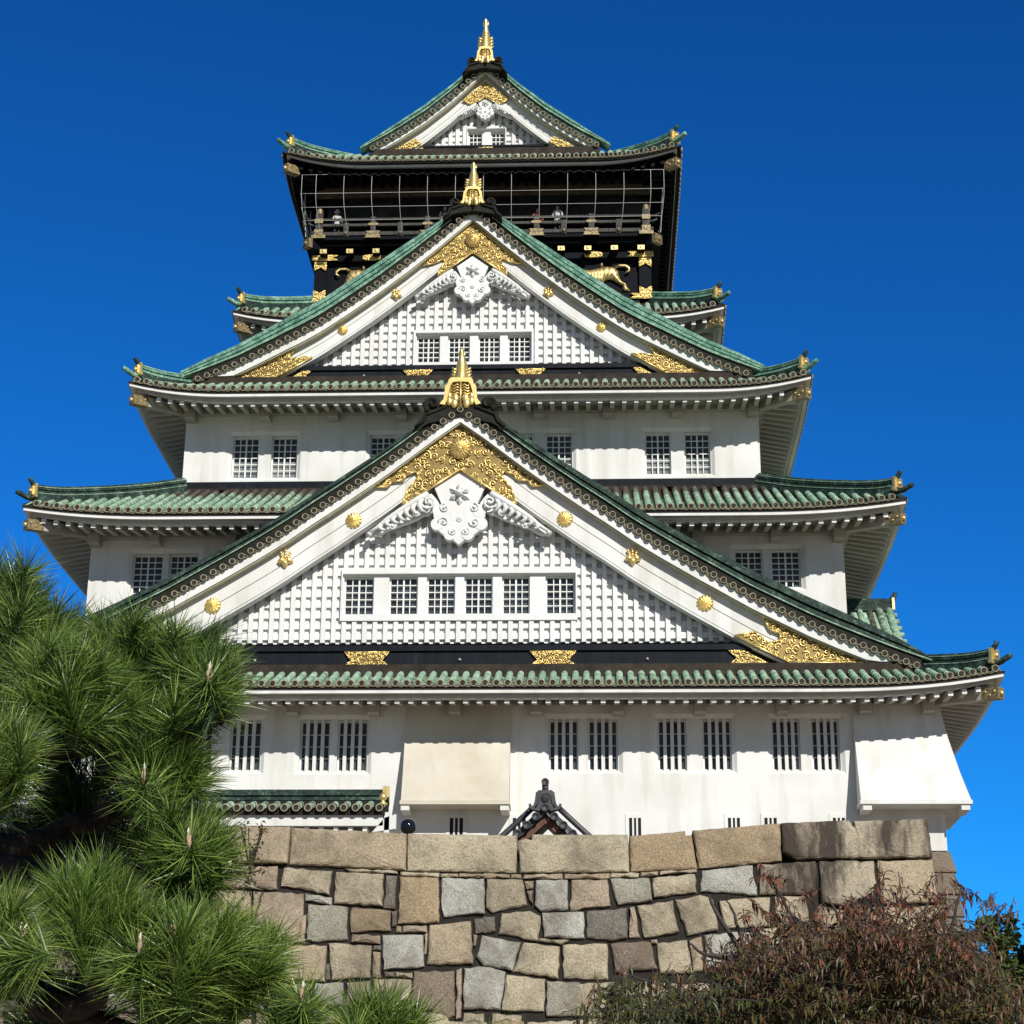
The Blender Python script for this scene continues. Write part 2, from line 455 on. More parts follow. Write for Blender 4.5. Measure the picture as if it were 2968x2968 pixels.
def rafters(T, side, vw, sp, keep):
    U = T.U(side); n = int(2*(U-0.55)/sp); us = [(i-n/2)*sp for i in range(n+1)]
    for u in us:
        q = u/U; e = T.up(q); vmax = min(vw, U-abs(u)-0.12)
        if vmax < 0.5 or (side == 'front' and abs(u) < T.cut): continue
        v0 = 0.335
        def slab(mb):
            z0 = T.zc+e-0.50; z1 = T.zc+e*(1-(vmax-0.2)/(vw-0.2))-0.50+0.2*(vmax-v0)
            A = [T.P(side, u-0.07, v0, z0), T.P(side, u+0.07, v0, z0), T.P(side, u+0.07, v0, z0+0.15), T.P(side, u-0.07, v0, z0+0.15)]
            B = [T.P(side, u-0.07, vmax, z1), T.P(side, u+0.07, vmax, z1), T.P(side, u+0.07, vmax, z1+0.15), T.P(side, u-0.07, vmax, z1+0.15)]
            mb.rings([A, B]); keep_ = mb.m; mb.mi[-6:] = [keep_+2 if T.black is False else keep_]*6; mb.mi[-2] = keep_  # end face stays white, other faces get the plaster with painted-in shade
        if side == 'front' and keep(u):
            mb = MB(); slab(mb); FRONT_RAFTERS.append((T, mb))
        else:
            REST.m = 1 if T.black else 0; slab(REST)

def corner(T, sx, parent, vtop):
    """hip ridge, its gilded end tile with horn, and the corner beam"""
    c = lambda v: Vector((sx*(T.ex-v), T.ey+v, 0)); d = Vector((-sx, 1, 0)).normalized(); nrm = Vector((-d.y, d.x, 0))
    def zr(v):
        e = T.up(1)*max(0, 1-max(0, v)/3.2)**1.4
        return T.zc+e+T.a_s*v+T.bs*v*v+(0.16*(1-v/1.1)**2 if v < 1.1 else 0)
    mb = MB(); vs = [0.30+(vtop-0.30)*i/16 for i in range(17)]
    for w, h0, h1, m in ((0.19, -0.16, 0.15, 2), (0.16, 0.15, 0.24, 0), (0.13, 0.25, 0.285, 2), (0.165, 0.285, 0.37, 0), (0.205, 0.145, 0.165, 3), (0.18, 0.365, 0.385, 3)):
        mb.m = m; mb.tint = 0.2 if m == 3 else 0; rings = []
        for v in vs:
            p = c(v)+Vector((0, 0, zr(v)))
            rings.append([p-nrm*w+Vector((0, 0, h0)), p+nrm*w+Vector((0, 0, h0)), p+nrm*w+Vector((0, 0, h1)), p-nrm*w+Vector((0, 0, h1))])
        mb.rings(rings)
    mb.m = 0; mb.smooth = True; mb.tint = 0
    mb.tube([c(v)+Vector((0, 0, zr(v)+0.385)) for v in vs], 0.10, 8)
    mb.tube([c(v)+Vector((0, 0, zr(v)+0.02+(0.12*(0.1-v)/0.25 if v < 0.1 else 0))) for v in (-0.15, -0.10, -0.03, 0.1, 0.3, 0.5)], [0.075, 0.08, 0.085, 0.09, 0.09, 0.09], 10)
    mb.smooth = False
    o = part(mb, 'corner_ridge', [T.mats[1], 'bronze_ring', 'dark_copper', 'verdigris_copper'], parent)
    mb = MB(); p = c(0.24)+Vector((0, 0, zr(0.24)))
    mb.m = 0; mb.obox(p+Vector((0, 0, 0.22)), nrm*0.20, d*0.045, (0, 0, 0.23))
    mb.obox(p+Vector((0, 0, 0.24))-d*0.06, nrm*0.12, d*0.03, (0, 0, 0.14))
    mb.smooth = True; mb.ball(p+Vector((0, 0, 0.24))-d*0.08, 0.08, 8); mb.smooth = False
    mb.obox(p+Vector((0, 0, 0.05)), nrm*0.25, d*0.05, (0, 0, 0.05))
    mb.m = 1; mb.smooth = True
    mb.tube([p+Vector((0, 0, 0.40))+d*0.14, p+Vector((0, 0, 0.46))-d*0.0, p+Vector((0, 0, 0.55))-d*0.09, p+Vector((0, 0, 0.64))-d*0.14], [0.085, 0.08, 0.07, 0.078], 12)
    part(mb, 'gilded_end_tile', ['gold_dull', 'dark_copper'], parent)
    mb = MB(); e = T.up(1)
    zc = T.zc+e*0.75-0.62
    a = c(0.15)+Vector((0, 0, zc)); b = c(T.wall_y-T.ey+0.1)+Vector((0, 0, T.zc-0.45+0.2*(T.wall_y-T.ey)))
    dd = (b-a).normalized(); upv = nrm.cross(dd).normalized()
    if upv.z < 0: upv = -upv
    mb.m = 0; mb.obox((a+dd*0.55+b)/2, nrm*0.13, (b-a-dd*0.55)/2, upv*0.16)
    mb.m = 1; mb.obox(a+dd*0.27, nrm*0.135, dd*0.28, upv*0.165)
    mb.m = 2; mb.smooth = True
    for s_ in (-1, 1):
        q = a+dd*0.27+nrm*0.14*s_
        for t in (-0.15, 0.0, 0.15): mb.ball(q+dd*t+upv*0.05*(1 if t else -1), 0.035, 6)
    mb.ball(a-dd*0.02, 0.08, 8)
    part(mb, 'corner_beam', ['shaded_plaster' if not T.black else 'black_lacquer', 'aged_gilt', 'gold_dull'], parent)

def roof(T, vw, keep, sides=('front', 'right', 'left', 'back'), label=None, rsp=0.39):
    mb = MB()
    for s_ in sides: tile_side(T, s_, mb, s_ == 'front')
    o = part(mb, 'tiled_roof', [T.mats[0], 'bronze_ring', 'bronze_disc', 'dark_void'])
    if label: o['label'] = label
    mb = MB(); dk = T.black
    for s_ in sides:
        mb.m = 0; eave_sweep(T, s_, mb, 0.055 if not dk else 0.17, 0.36, -0.265 if not dk else -0.25, -0.135)
        mb.m = 1; eave_sweep(T, s_, mb, 0.29, 0.45, -0.375, -0.245)
    part(mb, 'eaves_board', ['white_plaster', 'black_lacquer' if dk else 'white_plaster'], o)
    mb = MB()
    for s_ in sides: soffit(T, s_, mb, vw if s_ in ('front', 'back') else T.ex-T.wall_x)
    part(mb, 'soffit', 'black_lacquer' if dk else 'shaded_plaster', o)
    for s_ in sides:
        if s_ != 'back': rafters(T, s_, vw if s_ == 'front' else T.ex-T.wall_x, rsp, keep)
    for sx in (-1, 1): corner(T, sx, o, T.vs if T.vband is None else min(T.vs, T.ex-T.xband+0.15))
    return o

def grille(mb, x0, x1, z0, z1, y, nx, nz, w=0.028, mull=True, stag=True):
    for i in range(nx+1):
        x = x0+(x1-x0)*i/nx; ww = w*1.9 if (mull and i*2 == nx) else w
        if 0 < i < nx: mb.box(x-ww/2, x+ww/2, y, y+0.03, z0, z1)
    for j in range(1, nz):
        z = z0+(z1-z0)*j/nz; mb.box(x0, x1, y-0.004, y+0.026, z-w/2, z+w/2)
def window(x0, x1, z0, z1, y, nx=4, nz=6, bars=0, blind=False, name='window'):
    """y = outer face of the wall panel; frame, panes and grille stand back in the opening"""
    f = MB(); yb = y+0.13
    f.box(x0, x0+0.05, yb, yb+0.08, z0, z1); f.box(x1-0.05, x1, yb, yb+0.08, z0, z1)
    f.box(x0+0.05, x1-0.05, yb, yb+0.08, z0, z0+0.06); f.box(x0+0.05, x1-0.05, yb, yb+0.08, z1-0.06, z1)
    o = part(f, name, 'grille_white')
    g = MB(); g.quad((x0, yb+0.07, z0), (x1, yb+0.07, z0), (x1, yb+0.07, z1), (x0, yb+0.07, z1))
    if blind:
        g.m = 1; zz = z0+(z1-z0)*0.42
        g.quad((x0+0.05, yb+0.062, z0), (x1-0.05, yb+0.062, z0), (x1-0.05, yb+0.062, zz), (x0+0.05, yb+0.062, zz))
    part(g, 'pane', ['window_glass', 'window_blind'], o)
    b = MB(); grille(b, x0+0.05, x1-0.05, z0+0.06, z1-0.06, yb-0.03 if not bars else yb+0.02, nx, nz)
    part(b, 'glazing_bars', 'grille_white', o)
    if bars:
        for k in range(bars):
            xb = x0+(x1-x0)*(k+1)/(bars+1); b = MB(); b.box(xb-0.05, xb+0.05, y+0.02, y+0.12, z0, z1)
            part(b, 'window_bar', 'white_plaster', o)
    return o
def holed(mb, x0, x1, z0, z1, y, holes, depth):
    xs = sorted({x0, x1, *[h[0] for h in holes], *[h[1] for h in holes]}); zs = sorted({z0, z1, *[h[2] for h in holes], *[h[3] for h in holes]})
    xs = [x for x in xs if x0-1e-6 <= x <= x1+1e-6]; zs = [z for z in zs if z0-1e-6 <= z <= z1+1e-6]
    for a, b in zip(xs, xs[1:]):
        for c, d in zip(zs, zs[1:]):
            m = ((a+b)/2, (c+d)/2)
            if any(h[0] < m[0] < h[1] and h[2] < m[1] < h[3] for h in holes): continue
            mb.quad((a, y, c), (b, y, c), (b, y, d), (a, y, d))
    for a, b, c, d in holes:
        e = y+depth
        mb.quad((a, y, c), (a, y, d), (a, e, d), (a, e, c)); mb.quad((b, y, c), (b, e, c), (b, e, d), (b, y, d))
        mb.quad((a, y, c), (a, e, c), (b, e, c), (b, y, c)); mb.quad((a, y, d), (b, y, d), (b, e, d), (a, e, d))
def storey(hx, y0, z0, z1, groups, splay=0.13, rec=0.09, mat='white_plaster', **kw):
    """box wall with window groups: splayed recess, inner panel with openings"""
    mb = MB(); outer = []
    for wins, za, zb in groups:
        outer.append((wins[0][0]-splay, wins[-1][1]+splay, za-splay*0.8, zb+splay))
    holed(mb, -hx, hx, z0, z1, y0, outer, 0.0)
    for (wins, za, zb), (a, b, c, d) in zip(groups, outer):
        yi = y0+rec; ia, ib, ic, id_ = wins[0][0]-0.02, wins[-1][1]+0.02, za-0.02, zb+0.02
        for q in (((a, y0, c), (b, y0, c), (ib, yi, ic), (ia, yi, ic)), ((b, y0, c), (b, y0, d), (ib, yi, id_), (ib, yi, ic)),
                  ((b, y0, d), (a, y0, d), (ia, yi, id_), (ib, yi, id_)), ((a, y0, d), (a, y0, c), (ia, yi, ic), (ia, yi, id_))): mb.quad(*q)
        holed(mb, ia, ib, ic, id_, yi, [(w0, w1, za, zb) for w0, w1 in wins], 0.24)
    hd = YC-y0
    for sx in (-1, 1): mb.quad((sx*hx, y0, z0), (sx*hx, YC+hd, z0), (sx*hx, YC+hd, z1), (sx*hx, y0, z1))
    mb.quad((-hx, YC+hd, z0), (hx, YC+hd, z0), (hx, YC+hd, z1), (-hx, YC+hd, z1))
    o = part(mb, 'storey_wall', mat)
    for wins, za, zb in groups:
        for w0, w1 in wins: window(w0, w1, za, zb, y0+rec, **kw)
    return o
def brackets(xs, y, zb, zt, w=0.165, dep=0.55):
    for x in xs:
        mb = MB(); mb.prism([(x-w, zb), (x+w, zb), (x+w, zt), (x-w, zt)], y-dep, y+0.05); part(mb, 'bracket', 'shaded_plaster')
def wall_beam(hx, y, zb, zt, d=0.2):
    mb = MB(); hd = YC-y
    mb.box(-hx-d, hx+d, y-d, y, zb, zt); mb.box(hx, hx+d, y, YC+hd, zb, zt); mb.box(-hx-d, -hx, y, YC+hd, zb, zt)
    part(mb, 'wall_beam', 'shaded_plaster')

M_V = ('verdigris_copper', 'dark_copper'); M_B = ('verdigris_copper', 'bright_copper')
T1 = Tier(15.55, -6.05, 15.61, 0.42, 0.66, 2.6, 0.43, 0.012, 0.36, 0.010, 4.0, 3.9, 13.92, -4.2, M_V, 0.35, vband=1.62, xband=13.1)
T2 = Tier(13.50, -4.00, 21.63, 0.33, 0.66, 2.3, 0.50, 0.008, 0.50, 0.008, 4.05, 4.05, 11.77, -2.04, M_V, 0.9, cut=3.3)
T3 = Tier(11.12, -1.78, 26.66, 0.42, 0.70, 2.2, 0.52, 0.020, 0.34, 0.016, 5.5, 3.9, 9.5, 0.0, M_B, 0.5, vband=1.68, xband=9.0)
T4 = Tier(8.72, 2.38, 31.27, 0.37, 0.66, 2.2, 0.55, 0.020, 0.55, 0.02, 2.5, 2.5, 7.15, 4.15, M_B, 0.6)
T5 = Tier(7.36, 2.95, 37.88, 0.52, 0.58, 2.0, 0.60, 0.010, 0.42, 0.010, 3.0, 3.0, 6.0, 5.6, M_B, 0.4, black=True, vband=2.2, xband=4.3)

# storeys
wx = lambda a, b: (a, b)
storey(13.92, -4.2, 11.2, 16.4, [([(-11.08, -10.3), (-9.94, -9.14)], 13.52, 15.03), ([(-7.98, -7.12), (-6.59, -5.68)], 13.52, 15.03), ([(-4.54, -3.66), (-3.44, -2.56)], 13.5, 15.03),
    ([(2.71, 3.57), (3.85, 4.71)], 13.52, 15.04), ([(5.86, 6.69), (7.15, 7.99)], 13.52, 15.04), ([(9.14, 9.95), (10.28, 11.08)], 13.51, 15.03)],
    nx=4, nz=4, bars=3)
storey(11.77, -2.04, 16.9, 22.4, [([(-10.44, -9.47), (-9.28, -8.36)], 19.62, 20.93), ([(8.40, 9.28), (9.52, 10.44)], 19.70, 20.95)], nx=4, nz=6)
storey(9.5, 0.0, 23.5, 27.4, [([(-7.91, -7.03), (-6.61, -5.74)], 24.24, 25.74), ([(-3.34, -2.46), (-2.06, -1.68)], 24.4, 25.74), ([(1.68, 2.07), (2.48, 3.36)], 24.4, 25.75), ([(5.75, 6.60), (7.04, 7.89)], 24.26, 25.75)],
    nx=4, nz=6, blind=True)
storey(7.15, 4.15, 28.0, 32.0, [])
# small windows at the foot of the tower
for x0, x1 in ((-0.11, 0.27), (1.69, 2.06), (5.0, 5.34), (7.80, 8.14), (8.83, 9.18), (10.76, 11.1)):
    mb = MB(); a, b, c, d = x0-0.1, x1+0.1, 11.38, 12.25; y = -4.2
    for q in ((a, x0, c, d), (x1, b, c, d), (x0, x1, d-0.12, d), (x0, x1, c, c+0.1)): mb.box(q[0], q[1], y-0.022, y-0.002, q[2], q[3])
    o = part(mb, 'small_window', 'white_plaster')
    mb = MB(); mb.quad((x0, y-0.004, c+0.1), (x1, y-0.004, c+0.1), (x1, y-0.004, d-0.12), (x0, y-0.004, d-0.12)); part(mb, 'pane', 'dark_void', o)
    for k in range(2):
        xb = x0+(x1-x0)*(k+1)/3; mb = MB(); mb.box(xb-0.025, xb+0.025, y-0.02, y-0.01, c+0.1, d-0.12); part(mb, 'window_bar', 'white_plaster', o)

roof(T1, T1.wall_y-T1.ey, lambda u: u > -8.5, label='lowest and widest green tiled roof')
roof(T2, T2.wall_y-T2.ey, lambda u: abs(u) > 7.9)
roof(T3, T3.wall_y-T3.ey, lambda u: 5.2 > abs(u) > 2.4)
roof(T4, T4.wall_y-T4.ey, lambda u: False)
roof(T5, 2.6, lambda u: False, rsp=0.36, label='topmost green tiled roof with black eaves')
for T, mb in FRONT_RAFTERS: part(mb, 'rafter', ['white_plaster', 'black_lacquer', 'shaded_plaster'])
o = part(REST, 'rafter', ['white_plaster', 'black_lacquer', 'shaded_plaster']); o['kind'] = 'stuff'
wall_beam(13.92, -4.2, 15.39, 15.95); wall_beam(11.77, -2.04, 21.36, 22.0); wall_beam(9.5, 0.0, 26.42, 27.05); wall_beam(7.15, 4.15, 30.95, 31.7, 0.15)
brackets([2.36*k for k in range(-5, 6)]+[13.6, -13.6], -4.2, 15.10, 15.7); brackets([2.42*k for k in range(-4, 5)]+[11.6, -11.6], -2.04, 21.12, 21.8)
brackets([2.27*k for k in range(-3, 4)]+[9.3, -9.3], 0.0, 26.18, 26.85)
# dark bands where a storey meets the roof below it
for hx, y, z0, z1, zb in ((9.5, 0.0, 23.80, 24.06, 23.45), (11.77, -2.04, 17.5, 17.75, 16.9), (6.2, 4.8, 32.72, 32.92, 32.2)):
    mb = MB(); mb.m = 0; mb.box(-hx-0.05, hx+0.05, y-0.06, y-0.003, z0, z1)
    mb.m = 1; mb.box(-hx-0.12, hx+0.12, y-0.14, y-0.004, zb, z0-0.003)
    mb.m = 2
    if hx == 9.5:
        for x in (-8.1, -4.2, 4.2, 6.55, 8.1): mb.box(x-0.14, x+0.14, y-0.30, y-0.14, z0-0.12, z0+0.04)
    part(mb, 'flashing', ['dark_sill', 'brown_copper', 'dark_void'])

# stone-dropping bays swelling from the lowest storey
def bay(x0, x1, side=0):
    zt, zb, d = 15.42, 12.46, 0.87; y = -4.2
    mb = MB()
    xo0 = x0-(0.56 if side < 0 else 0); xo1 = x1+(0.56 if side > 0 else 0)
    A = [(x0, y-0.02, zt), (x1, y-0.02, zt)]; Bq = [(xo0, y-d, zb), (xo1, y-d, zb)]
    back = y+(3.0 if side else 0.0)
    # curved flare: three steps
    steps = [(0, 0), (0.35, 0.27), (0.7, 0.63), (1, 1)]; rows = []
    for t, q in steps:
        z = zt+(zb-zt)*t; l = x0+(xo0-x0)*q; r = x1+(xo1-x1)*q
        pts = [(l, back, z), (l, y-0.02-(d-0.02)*q, z), (r, y-0.02-(d-0.02)*q, z), (r, back, z)]
        rows.append([mb.V(p) for p in pts])
    for a, b in zip(rows, rows[1:]):
        for k in range(3): mb.F((a[k], a[k+1], b[k+1], b[k]))
    mb.box(xo0-0.03, xo1+0.03, y-d-0.03, back, zb-0.11, zb+0.002)
    o = part(mb, 'stone_drop_bay', 'stained_plaster' if not side else 'white_plaster'); o['label'] = 'white flared bay at the corner' if side else 'tan stained flared bay above the well house'
    for fx in ([xo0+0.11, xo1-0.13] if not side else [xo0+0.16, xo1-0.17] if side > 0 else [xo0+0.17, xo1-0.16]):
        mb = MB(); mb.box(fx-0.11, fx+0.13, y-d+0.02, y+0.0, zb-0.27, zb-0.112); part(mb, 'bay_foot', 'white_plaster', o)
    if side:
        mb = MB(); xx = xo1-0.17 if side > 0 else xo0+0.17
        mb.prism([(xx-side*0.7, zb-0.9), (xx-side*0.65, zb-0.12), (xx, zb-0.12)], back-0.3, back); mb.box(min(xx-0.55*side, xx-0.3*side), max(xx-0.55*side, xx-0.3*side), back-0.34, back-0.0, zb-1.0, zb-0.8)
        part(mb, 'bay_brace', 'white_plaster', o)
bay(-1.44, 1.61); bay(11.47, 13.96, 1); bay(-13.96, -11.47, -1)

# dormer gables on the east slopes, seen end-on past the walls
def dormer(xw, xe, yc, zr, hw, zb):
    sl = (zr-zb)/hw
    mb = MB(); mb.m = 0
    for s_ in (-1, 1):
        mb.quad((xw, yc, zr), (xe-0.1, yc, zr), (xe-0.1, yc+s_*hw, zb), (xw, yc+s_*hw, zb))
        n = int((xe-xw)/0.31); mb.smooth = True
        for i in range(n+1):
            x = xe-0.12-0.31*i; mb.tint = 0.32+0.1*((i*7) % 5)
            pts = [(x, yc+s_*hw*t, zr-(zr-zb)*(t**0.92)+0.05) for t in (0.02, 0.25, 0.5, 0.75, 1.0)]
            mb.tube(pts, 0.10 if i > 1 else 0.13, 7)
        for k in range(7):
            t = 0.12+0.13*k; mb.tint = 0.0
            mb.tube([(xe-0.25, yc+s_*hw*t, zr-(zr-zb)*t+0.02), (xe+0.08, yc+s_*hw*t, zr-(zr-zb)*t+0.02)], 0.085, 8)
        mb.smooth = False
    mb.m = 1; mb.tint = 0
    mb.box(xw, xe-0.05, yc-0.16, yc+0.16, zr-0.05, zr+0.16); mb.box(xw, xe-0.05, yc-0.12, yc+0.12, zr+0.18, zr+0.27)
    mb.smooth = True; mb.tube([(xw, yc, zr+0.30), (xe, yc, zr+0.30)], 0.10, 8); mb.tube([(xe-0.02, yc, zr+0.34), (xe+0.06, yc, zr+0.42), (xe+0.13, yc, zr+0.58)], [0.09, 0.08, 0.07], 8)
    o = part(mb, 'dormer_roof', ['verdigris_copper', 'dark_copper'])
    mb = MB(); mb.box(xe-0.02, xe+0.06, yc-0.2, yc+0.2, zr-0.02, zr+0.36); part(mb, 'gilded_end_tile', 'gold_dull', o)
    mb = MB(); mb.quad((xe-0.25, yc-hw*0.9, zb+0.1), (xe-0.25, yc+hw*0.9, zb+0.1), (xe-0.25, yc, zr-0.1), (xe-0.25, yc, zr-0.1)); part(mb, 'dormer_gable', 'white_plaster', o)
dormer(11.72, 13.55, 0.5, 19.70, 2.9, 17.2)
dormer(9.45, 11.28, 6.0, 25.75, 4.0, 22.9)

# ------------------------------------------------------------------ the three gables
GEG = dict(
 shield=[(0, 2.37), (0.77, 1.84), (0.55, 1.32), (0.60, 1.15), (0.79, 0.93), (0.66, 0.66), (0.63, 0.46), (0.44, 0.30), (0.22, 0.20), (0, 0)],
 leaf=[(0.72, 1.50), (0.86, 1.66), (1.10, 1.62), (1.30, 1.33), (1.75, 1.06), (2.15, 0.80), (2.42, 0.55), (2.80, 0.40), (2.74, 0.31), (2.40, 0.36), (2.15, 0.52), (1.60, 0.72), (1.25, 0.87), (1.08, 0.98), (0.93, 0.98), (0.70, 1.18), (0.62, 1.35)])
def paulownia(mb, x, z, y, r):
    for a in (-90, -20, 200):
        c, s_ = cos(R(a)), sin(R(a)); L = r*(1.0 if a == -90 else 0.95)
        mb.tube([(x, y, z), (x+c*L*0.5, y-0.03, z+s_*L*0.5), (x+c*L, y, z+s_*L)], [r*0.2, r*0.42, r*0.08], 6)
    for dx, hh in ((-0.5, 0.75), (0, 1.0), (0.5, 0.75)):
        for t in (0.3, 0.62, 1.0): mb.ball((x+dx*r*(0.5+0.5*t), y-0.02, z+hh*r*t), r*0.17, 6)
def gable(cfg):
    yd0, dy = cfg['yd'], cfg['dy']; k = 1+dy/(58.574+yd0)
    tx = lambda x: 4.114+(x-4.114)*k if False else x*k; tz = lambda z: 1.6+(z-1.6)*k
    tp = lambda poly: [(tx(x), tz(z)) for x, z in poly]
    cur = [(tx(x), tz(z)) for x, z in cfg['curve']]
    C = lambda x: interp(cur, abs(x))
    yd = yd0+dy; yb = yd+cfg.get('db', 0.02); ym = yb+0.30; yw = ym+0.40
    xm = cur[-1][0]; zf = tz(cfg['zfoot']); o_in, o_gr = cfg['inner'], cfg['groove']; o_wb = cfg['wb']
    g = MB()
    zb = tz(cfg['zlat'])
    # lattice wall
    xe = 0
    while C(xe)-o_in+0.15 > zb and xe < xm: xe += 0.02
    pts = [(-xe, zb)]+[(x, max(zb, C(x)-o_in+0.15)) for x in [xe*(i/14-1) for i in range(0, 29)]]+[(xe, zb)]
    fx0, fx1, fz0, fz1 = [a*k for a in cfg['frame'][:2]]+[tz(a) for a in cfg['frame'][2:]]
    NB = 60; bxs = sorted([xe*(2*i/NB-1) for i in range(NB+1)]+[fx0+0.04, fx1-0.04])
    hz = lambda x: max(zb+0.001, C(x)-o_in+0.15)
    for a, b in zip(bxs, bxs[1:]):
        yy = yw+0.16
        if fx0+0.03 < (a+b)/2 < fx1-0.03:
            g.quad((a, yy, zb), (b, yy, zb), (b, yy, fz0+0.04), (a, yy, fz0+0.04)); g.quad((a, yy, fz1-0.04), (b, yy, fz1-0.04), (b, yy, max(fz1, hz(b))), (a, yy, max(fz1, hz(a))))
        else: g.quad((a, yy, zb), (b, yy, zb), (b, yy, hz(b)), (a, yy, hz(a)))
    n = int(xe/cfg['vs'])
    for i in range(-n, n+1):
        x = i*cfg['vs']; w = cfg['vw']/2; zt = C(x)-o_in+0.12
        if fx0-w < x < fx1+w:
            if zt > fz1+0.05: g.box(x-w, x+w, yw, yw+0.17, fz1-0.01, zt)
            if fz0 > zb+0.1: g.box(x-w, x+w, yw, yw+0.17, zb, fz0+0.01)
        elif zt > zb: g.box(x-w, x+w, yw, yw+0.17, zb, zt)
    nz = int((C(0)-o_in-zb)/cfg['hs'])
    for j in range(nz):
        z = zb+cfg['hs']*(j+0.62); h = cfg['hh']/2; xr = 0
        while C(xr)-o_in+0.1 > z+h and xr < xm: xr += 0.03
        for a, b in ((-xr, xr),) if not (fz0-h < z < fz1+h) else ((-xr, fx0), (fx1, xr)):
            if b-a > 0.05: g.box(a, b, yw+0.07, yw+0.165, z-h, z+h)
    # window frame
    wins = [(tx(a), tx(b)) for a, b in cfg['wins']]; wz0, wz1 = tz(cfg['wz'][0]), tz(cfg['wz'][1])
    yf = yw-0.04; e = 0.12
    if True:
        holed(g, fx0, fx1, fz0, fz1, yf, [(wins[0][0]-0.03, wins[-1][1]+0.03, wz0-0.02, wz1+0.03)], 0.16)
        for q in (((fx0, yf, fz0), (fx0, yf, fz1), (fx0, yf+0.3, fz1), (fx0, yf+0.3, fz0)), ((fx1, yf, fz0), (fx1, yf, fz1), (fx1, yf+0.3, fz1), (fx1, yf+0.3, fz0)),
                  ((fx0, yf, fz0), (fx1, yf, fz0), (fx1, yf+0.3, fz0), (fx0, yf+0.3, fz0)), ((fx0, yf, fz1), (fx1, yf, fz1), (fx1, yf+0.3, fz1), (fx0, yf+0.3, fz1))): g.quad(*q)
        holed(g, wins[0][0]-0.05, wins[-1][1]+0.05, wz0-0.04, wz1+0.05, yf+0.12, [(a, b, wz0, wz1) for a, b in wins], 0.27)
    G = part(g, 'gable', 'lattice_white'); G['label'] = cfg['label']
    for a, b in wins: window(a, b, wz0, wz1, yf+0.12, cfg.get('nx', 4), cfg.get('nz', 5))
    # roof slab behind the verge
    mb = MB(); mb.m = 0
    yb2 = cfg['yback']
    for sx in (-1, 1):
        prev = None
        for i in range(31):
            x = xm*i/30; z = C(x)
            row = [mb.V((sx*x, y, z+d)) for y, d in ((yd+0.1, 0.30), (yb2, 0.30), (yb2, -0.1), (yd+0.1, -0.1))]
            if prev:
                for q in range(4): mb.F((prev[q], row[q], row[(q+1) % 4], prev[(q+1) % 4]))
            prev = row
    part(mb, 'gable_roof', 'dark_copper', G)
    mb = MB()                                            # roof ridge
    for w, h0, h1 in ((0.26, 0.2, 0.42), (0.2, 0.42, 0.56)): mb.box(-w, w, yd+0.3, yb2, C(0)+h0, C(0)+h1)
    mb.smooth = True; mb.tube([(0, yd+0.3, C(0)+0.6), (0, yb2, C(0)+0.6)], 0.17, 10)
    part(mb, 'main_ridge', M_B[0], G)
    def strip(mb, sx, lo, hi, y0, y1, x0=0.0, x1=None, zmin=None, N=34):
        x1 = x1 or xm; prev = None
        for i in range(N+1):
            x = x0+(x1-x0)*i/N
            zl = C(x)+(lo(x) if callable(lo) else lo); zh = C(x)+(hi(x) if callable(hi) else hi)
            if zmin is not None: zl = max(zl, zmin); zh = max(zh, zmin+0.001)
            row = [mb.V((sx*x, y, z)) for y, z in ((y0, zl), (y0, zh), (y1, zh), (y1, zl))]
            if prev:
                for q in range(4): mb.F((prev[q], row[q], row[(q+1) % 4], prev[(q+1) % 4]))
            prev = row
        mb.F(row)
    for sx in (-1, 1):
        xr = xm-0.05
        mb = MB(); mb.m = 0; strip(mb, sx, -o_wb, -0.05, yb, yb+0.45, zmin=zf)
        mb.m = 1; strip(mb, sx, -o_wb-0.045, -o_wb, yb+0.05, yb+0.45, zmin=zf)
        mb.m = 0; strip(mb, sx, -o_gr, -o_wb-0.02, ym, ym+0.3, zmin=zf)
        mb.m = 2; strip(mb, sx, -o_gr-0.035, -o_gr, ym+0.03, ym+0.3, zmin=zf)
        mb.m = 0; strip(mb, sx, -o_in+0.10, -o_gr-0.035, ym-0.02, ym+0.3, zmin=zf)
        mb.m = 2; strip(mb, sx, -o_in+0.07, -o_in+0.10, ym+0.02, ym+0.3, zmin=zf)
        mb.m = 0; strip(mb, sx, -o_in, -o_in+0.07, ym-0.04, ym+0.3, zmin=zf)
        part(mb, 'bargeboard', ['white_plaster', 'olive_trim', 'groove_dark'], G)
        # verge: bronze face with a row of round end tiles
        mb = MB(); mb.m = 0; strip(mb, sx, -0.06, 0.33, yd+0.06, yd+0.5)
        L = 0; x = 0.0; step = cfg['ds']; xs = [0.0] if sx > 0 else []
        px, pz = 0.0, C(0)
        while x < xm-0.02:
            x += 0.01; L += hypot(0.01, C(x)-pz); pz = C(x)
            if L >= step: xs.append(x); L = 0
        prevx = None; rnd = random.Random(int(yd*10)+sx)
        for x in xs:
            z = C(x); N = 14
            def ring(r_, y): return [(sx*x+r_*cos(2*pi*j/N), y, z+r_*sin(2*pi*j/N)) for j in range(N)]
            mb.smooth = True; mb.m = 3; mb.tint = rnd.uniform(0, 0.6); mb.rings([ring(0.088, yd+0.10), ring(0.092, yd-0.06)], True, False)
            mb.m = 1; mb.tint = 0; mb.rings([ring(0.095, yd-0.05), ring(0.105, yd-0.08), ring(0.098, yd-0.11), ring(0.076, yd-0.11), ring(0.07, yd-0.08)], True, False)
            mb.m = 2; mb.smooth = False; mb.F([mb.V(p) for p in ring(0.072, yd-0.08)]); mb.lathe((sx*x, yd-0.08, z), [(0.04, -0.015), (0.02, 0.01)], 8, 'y')
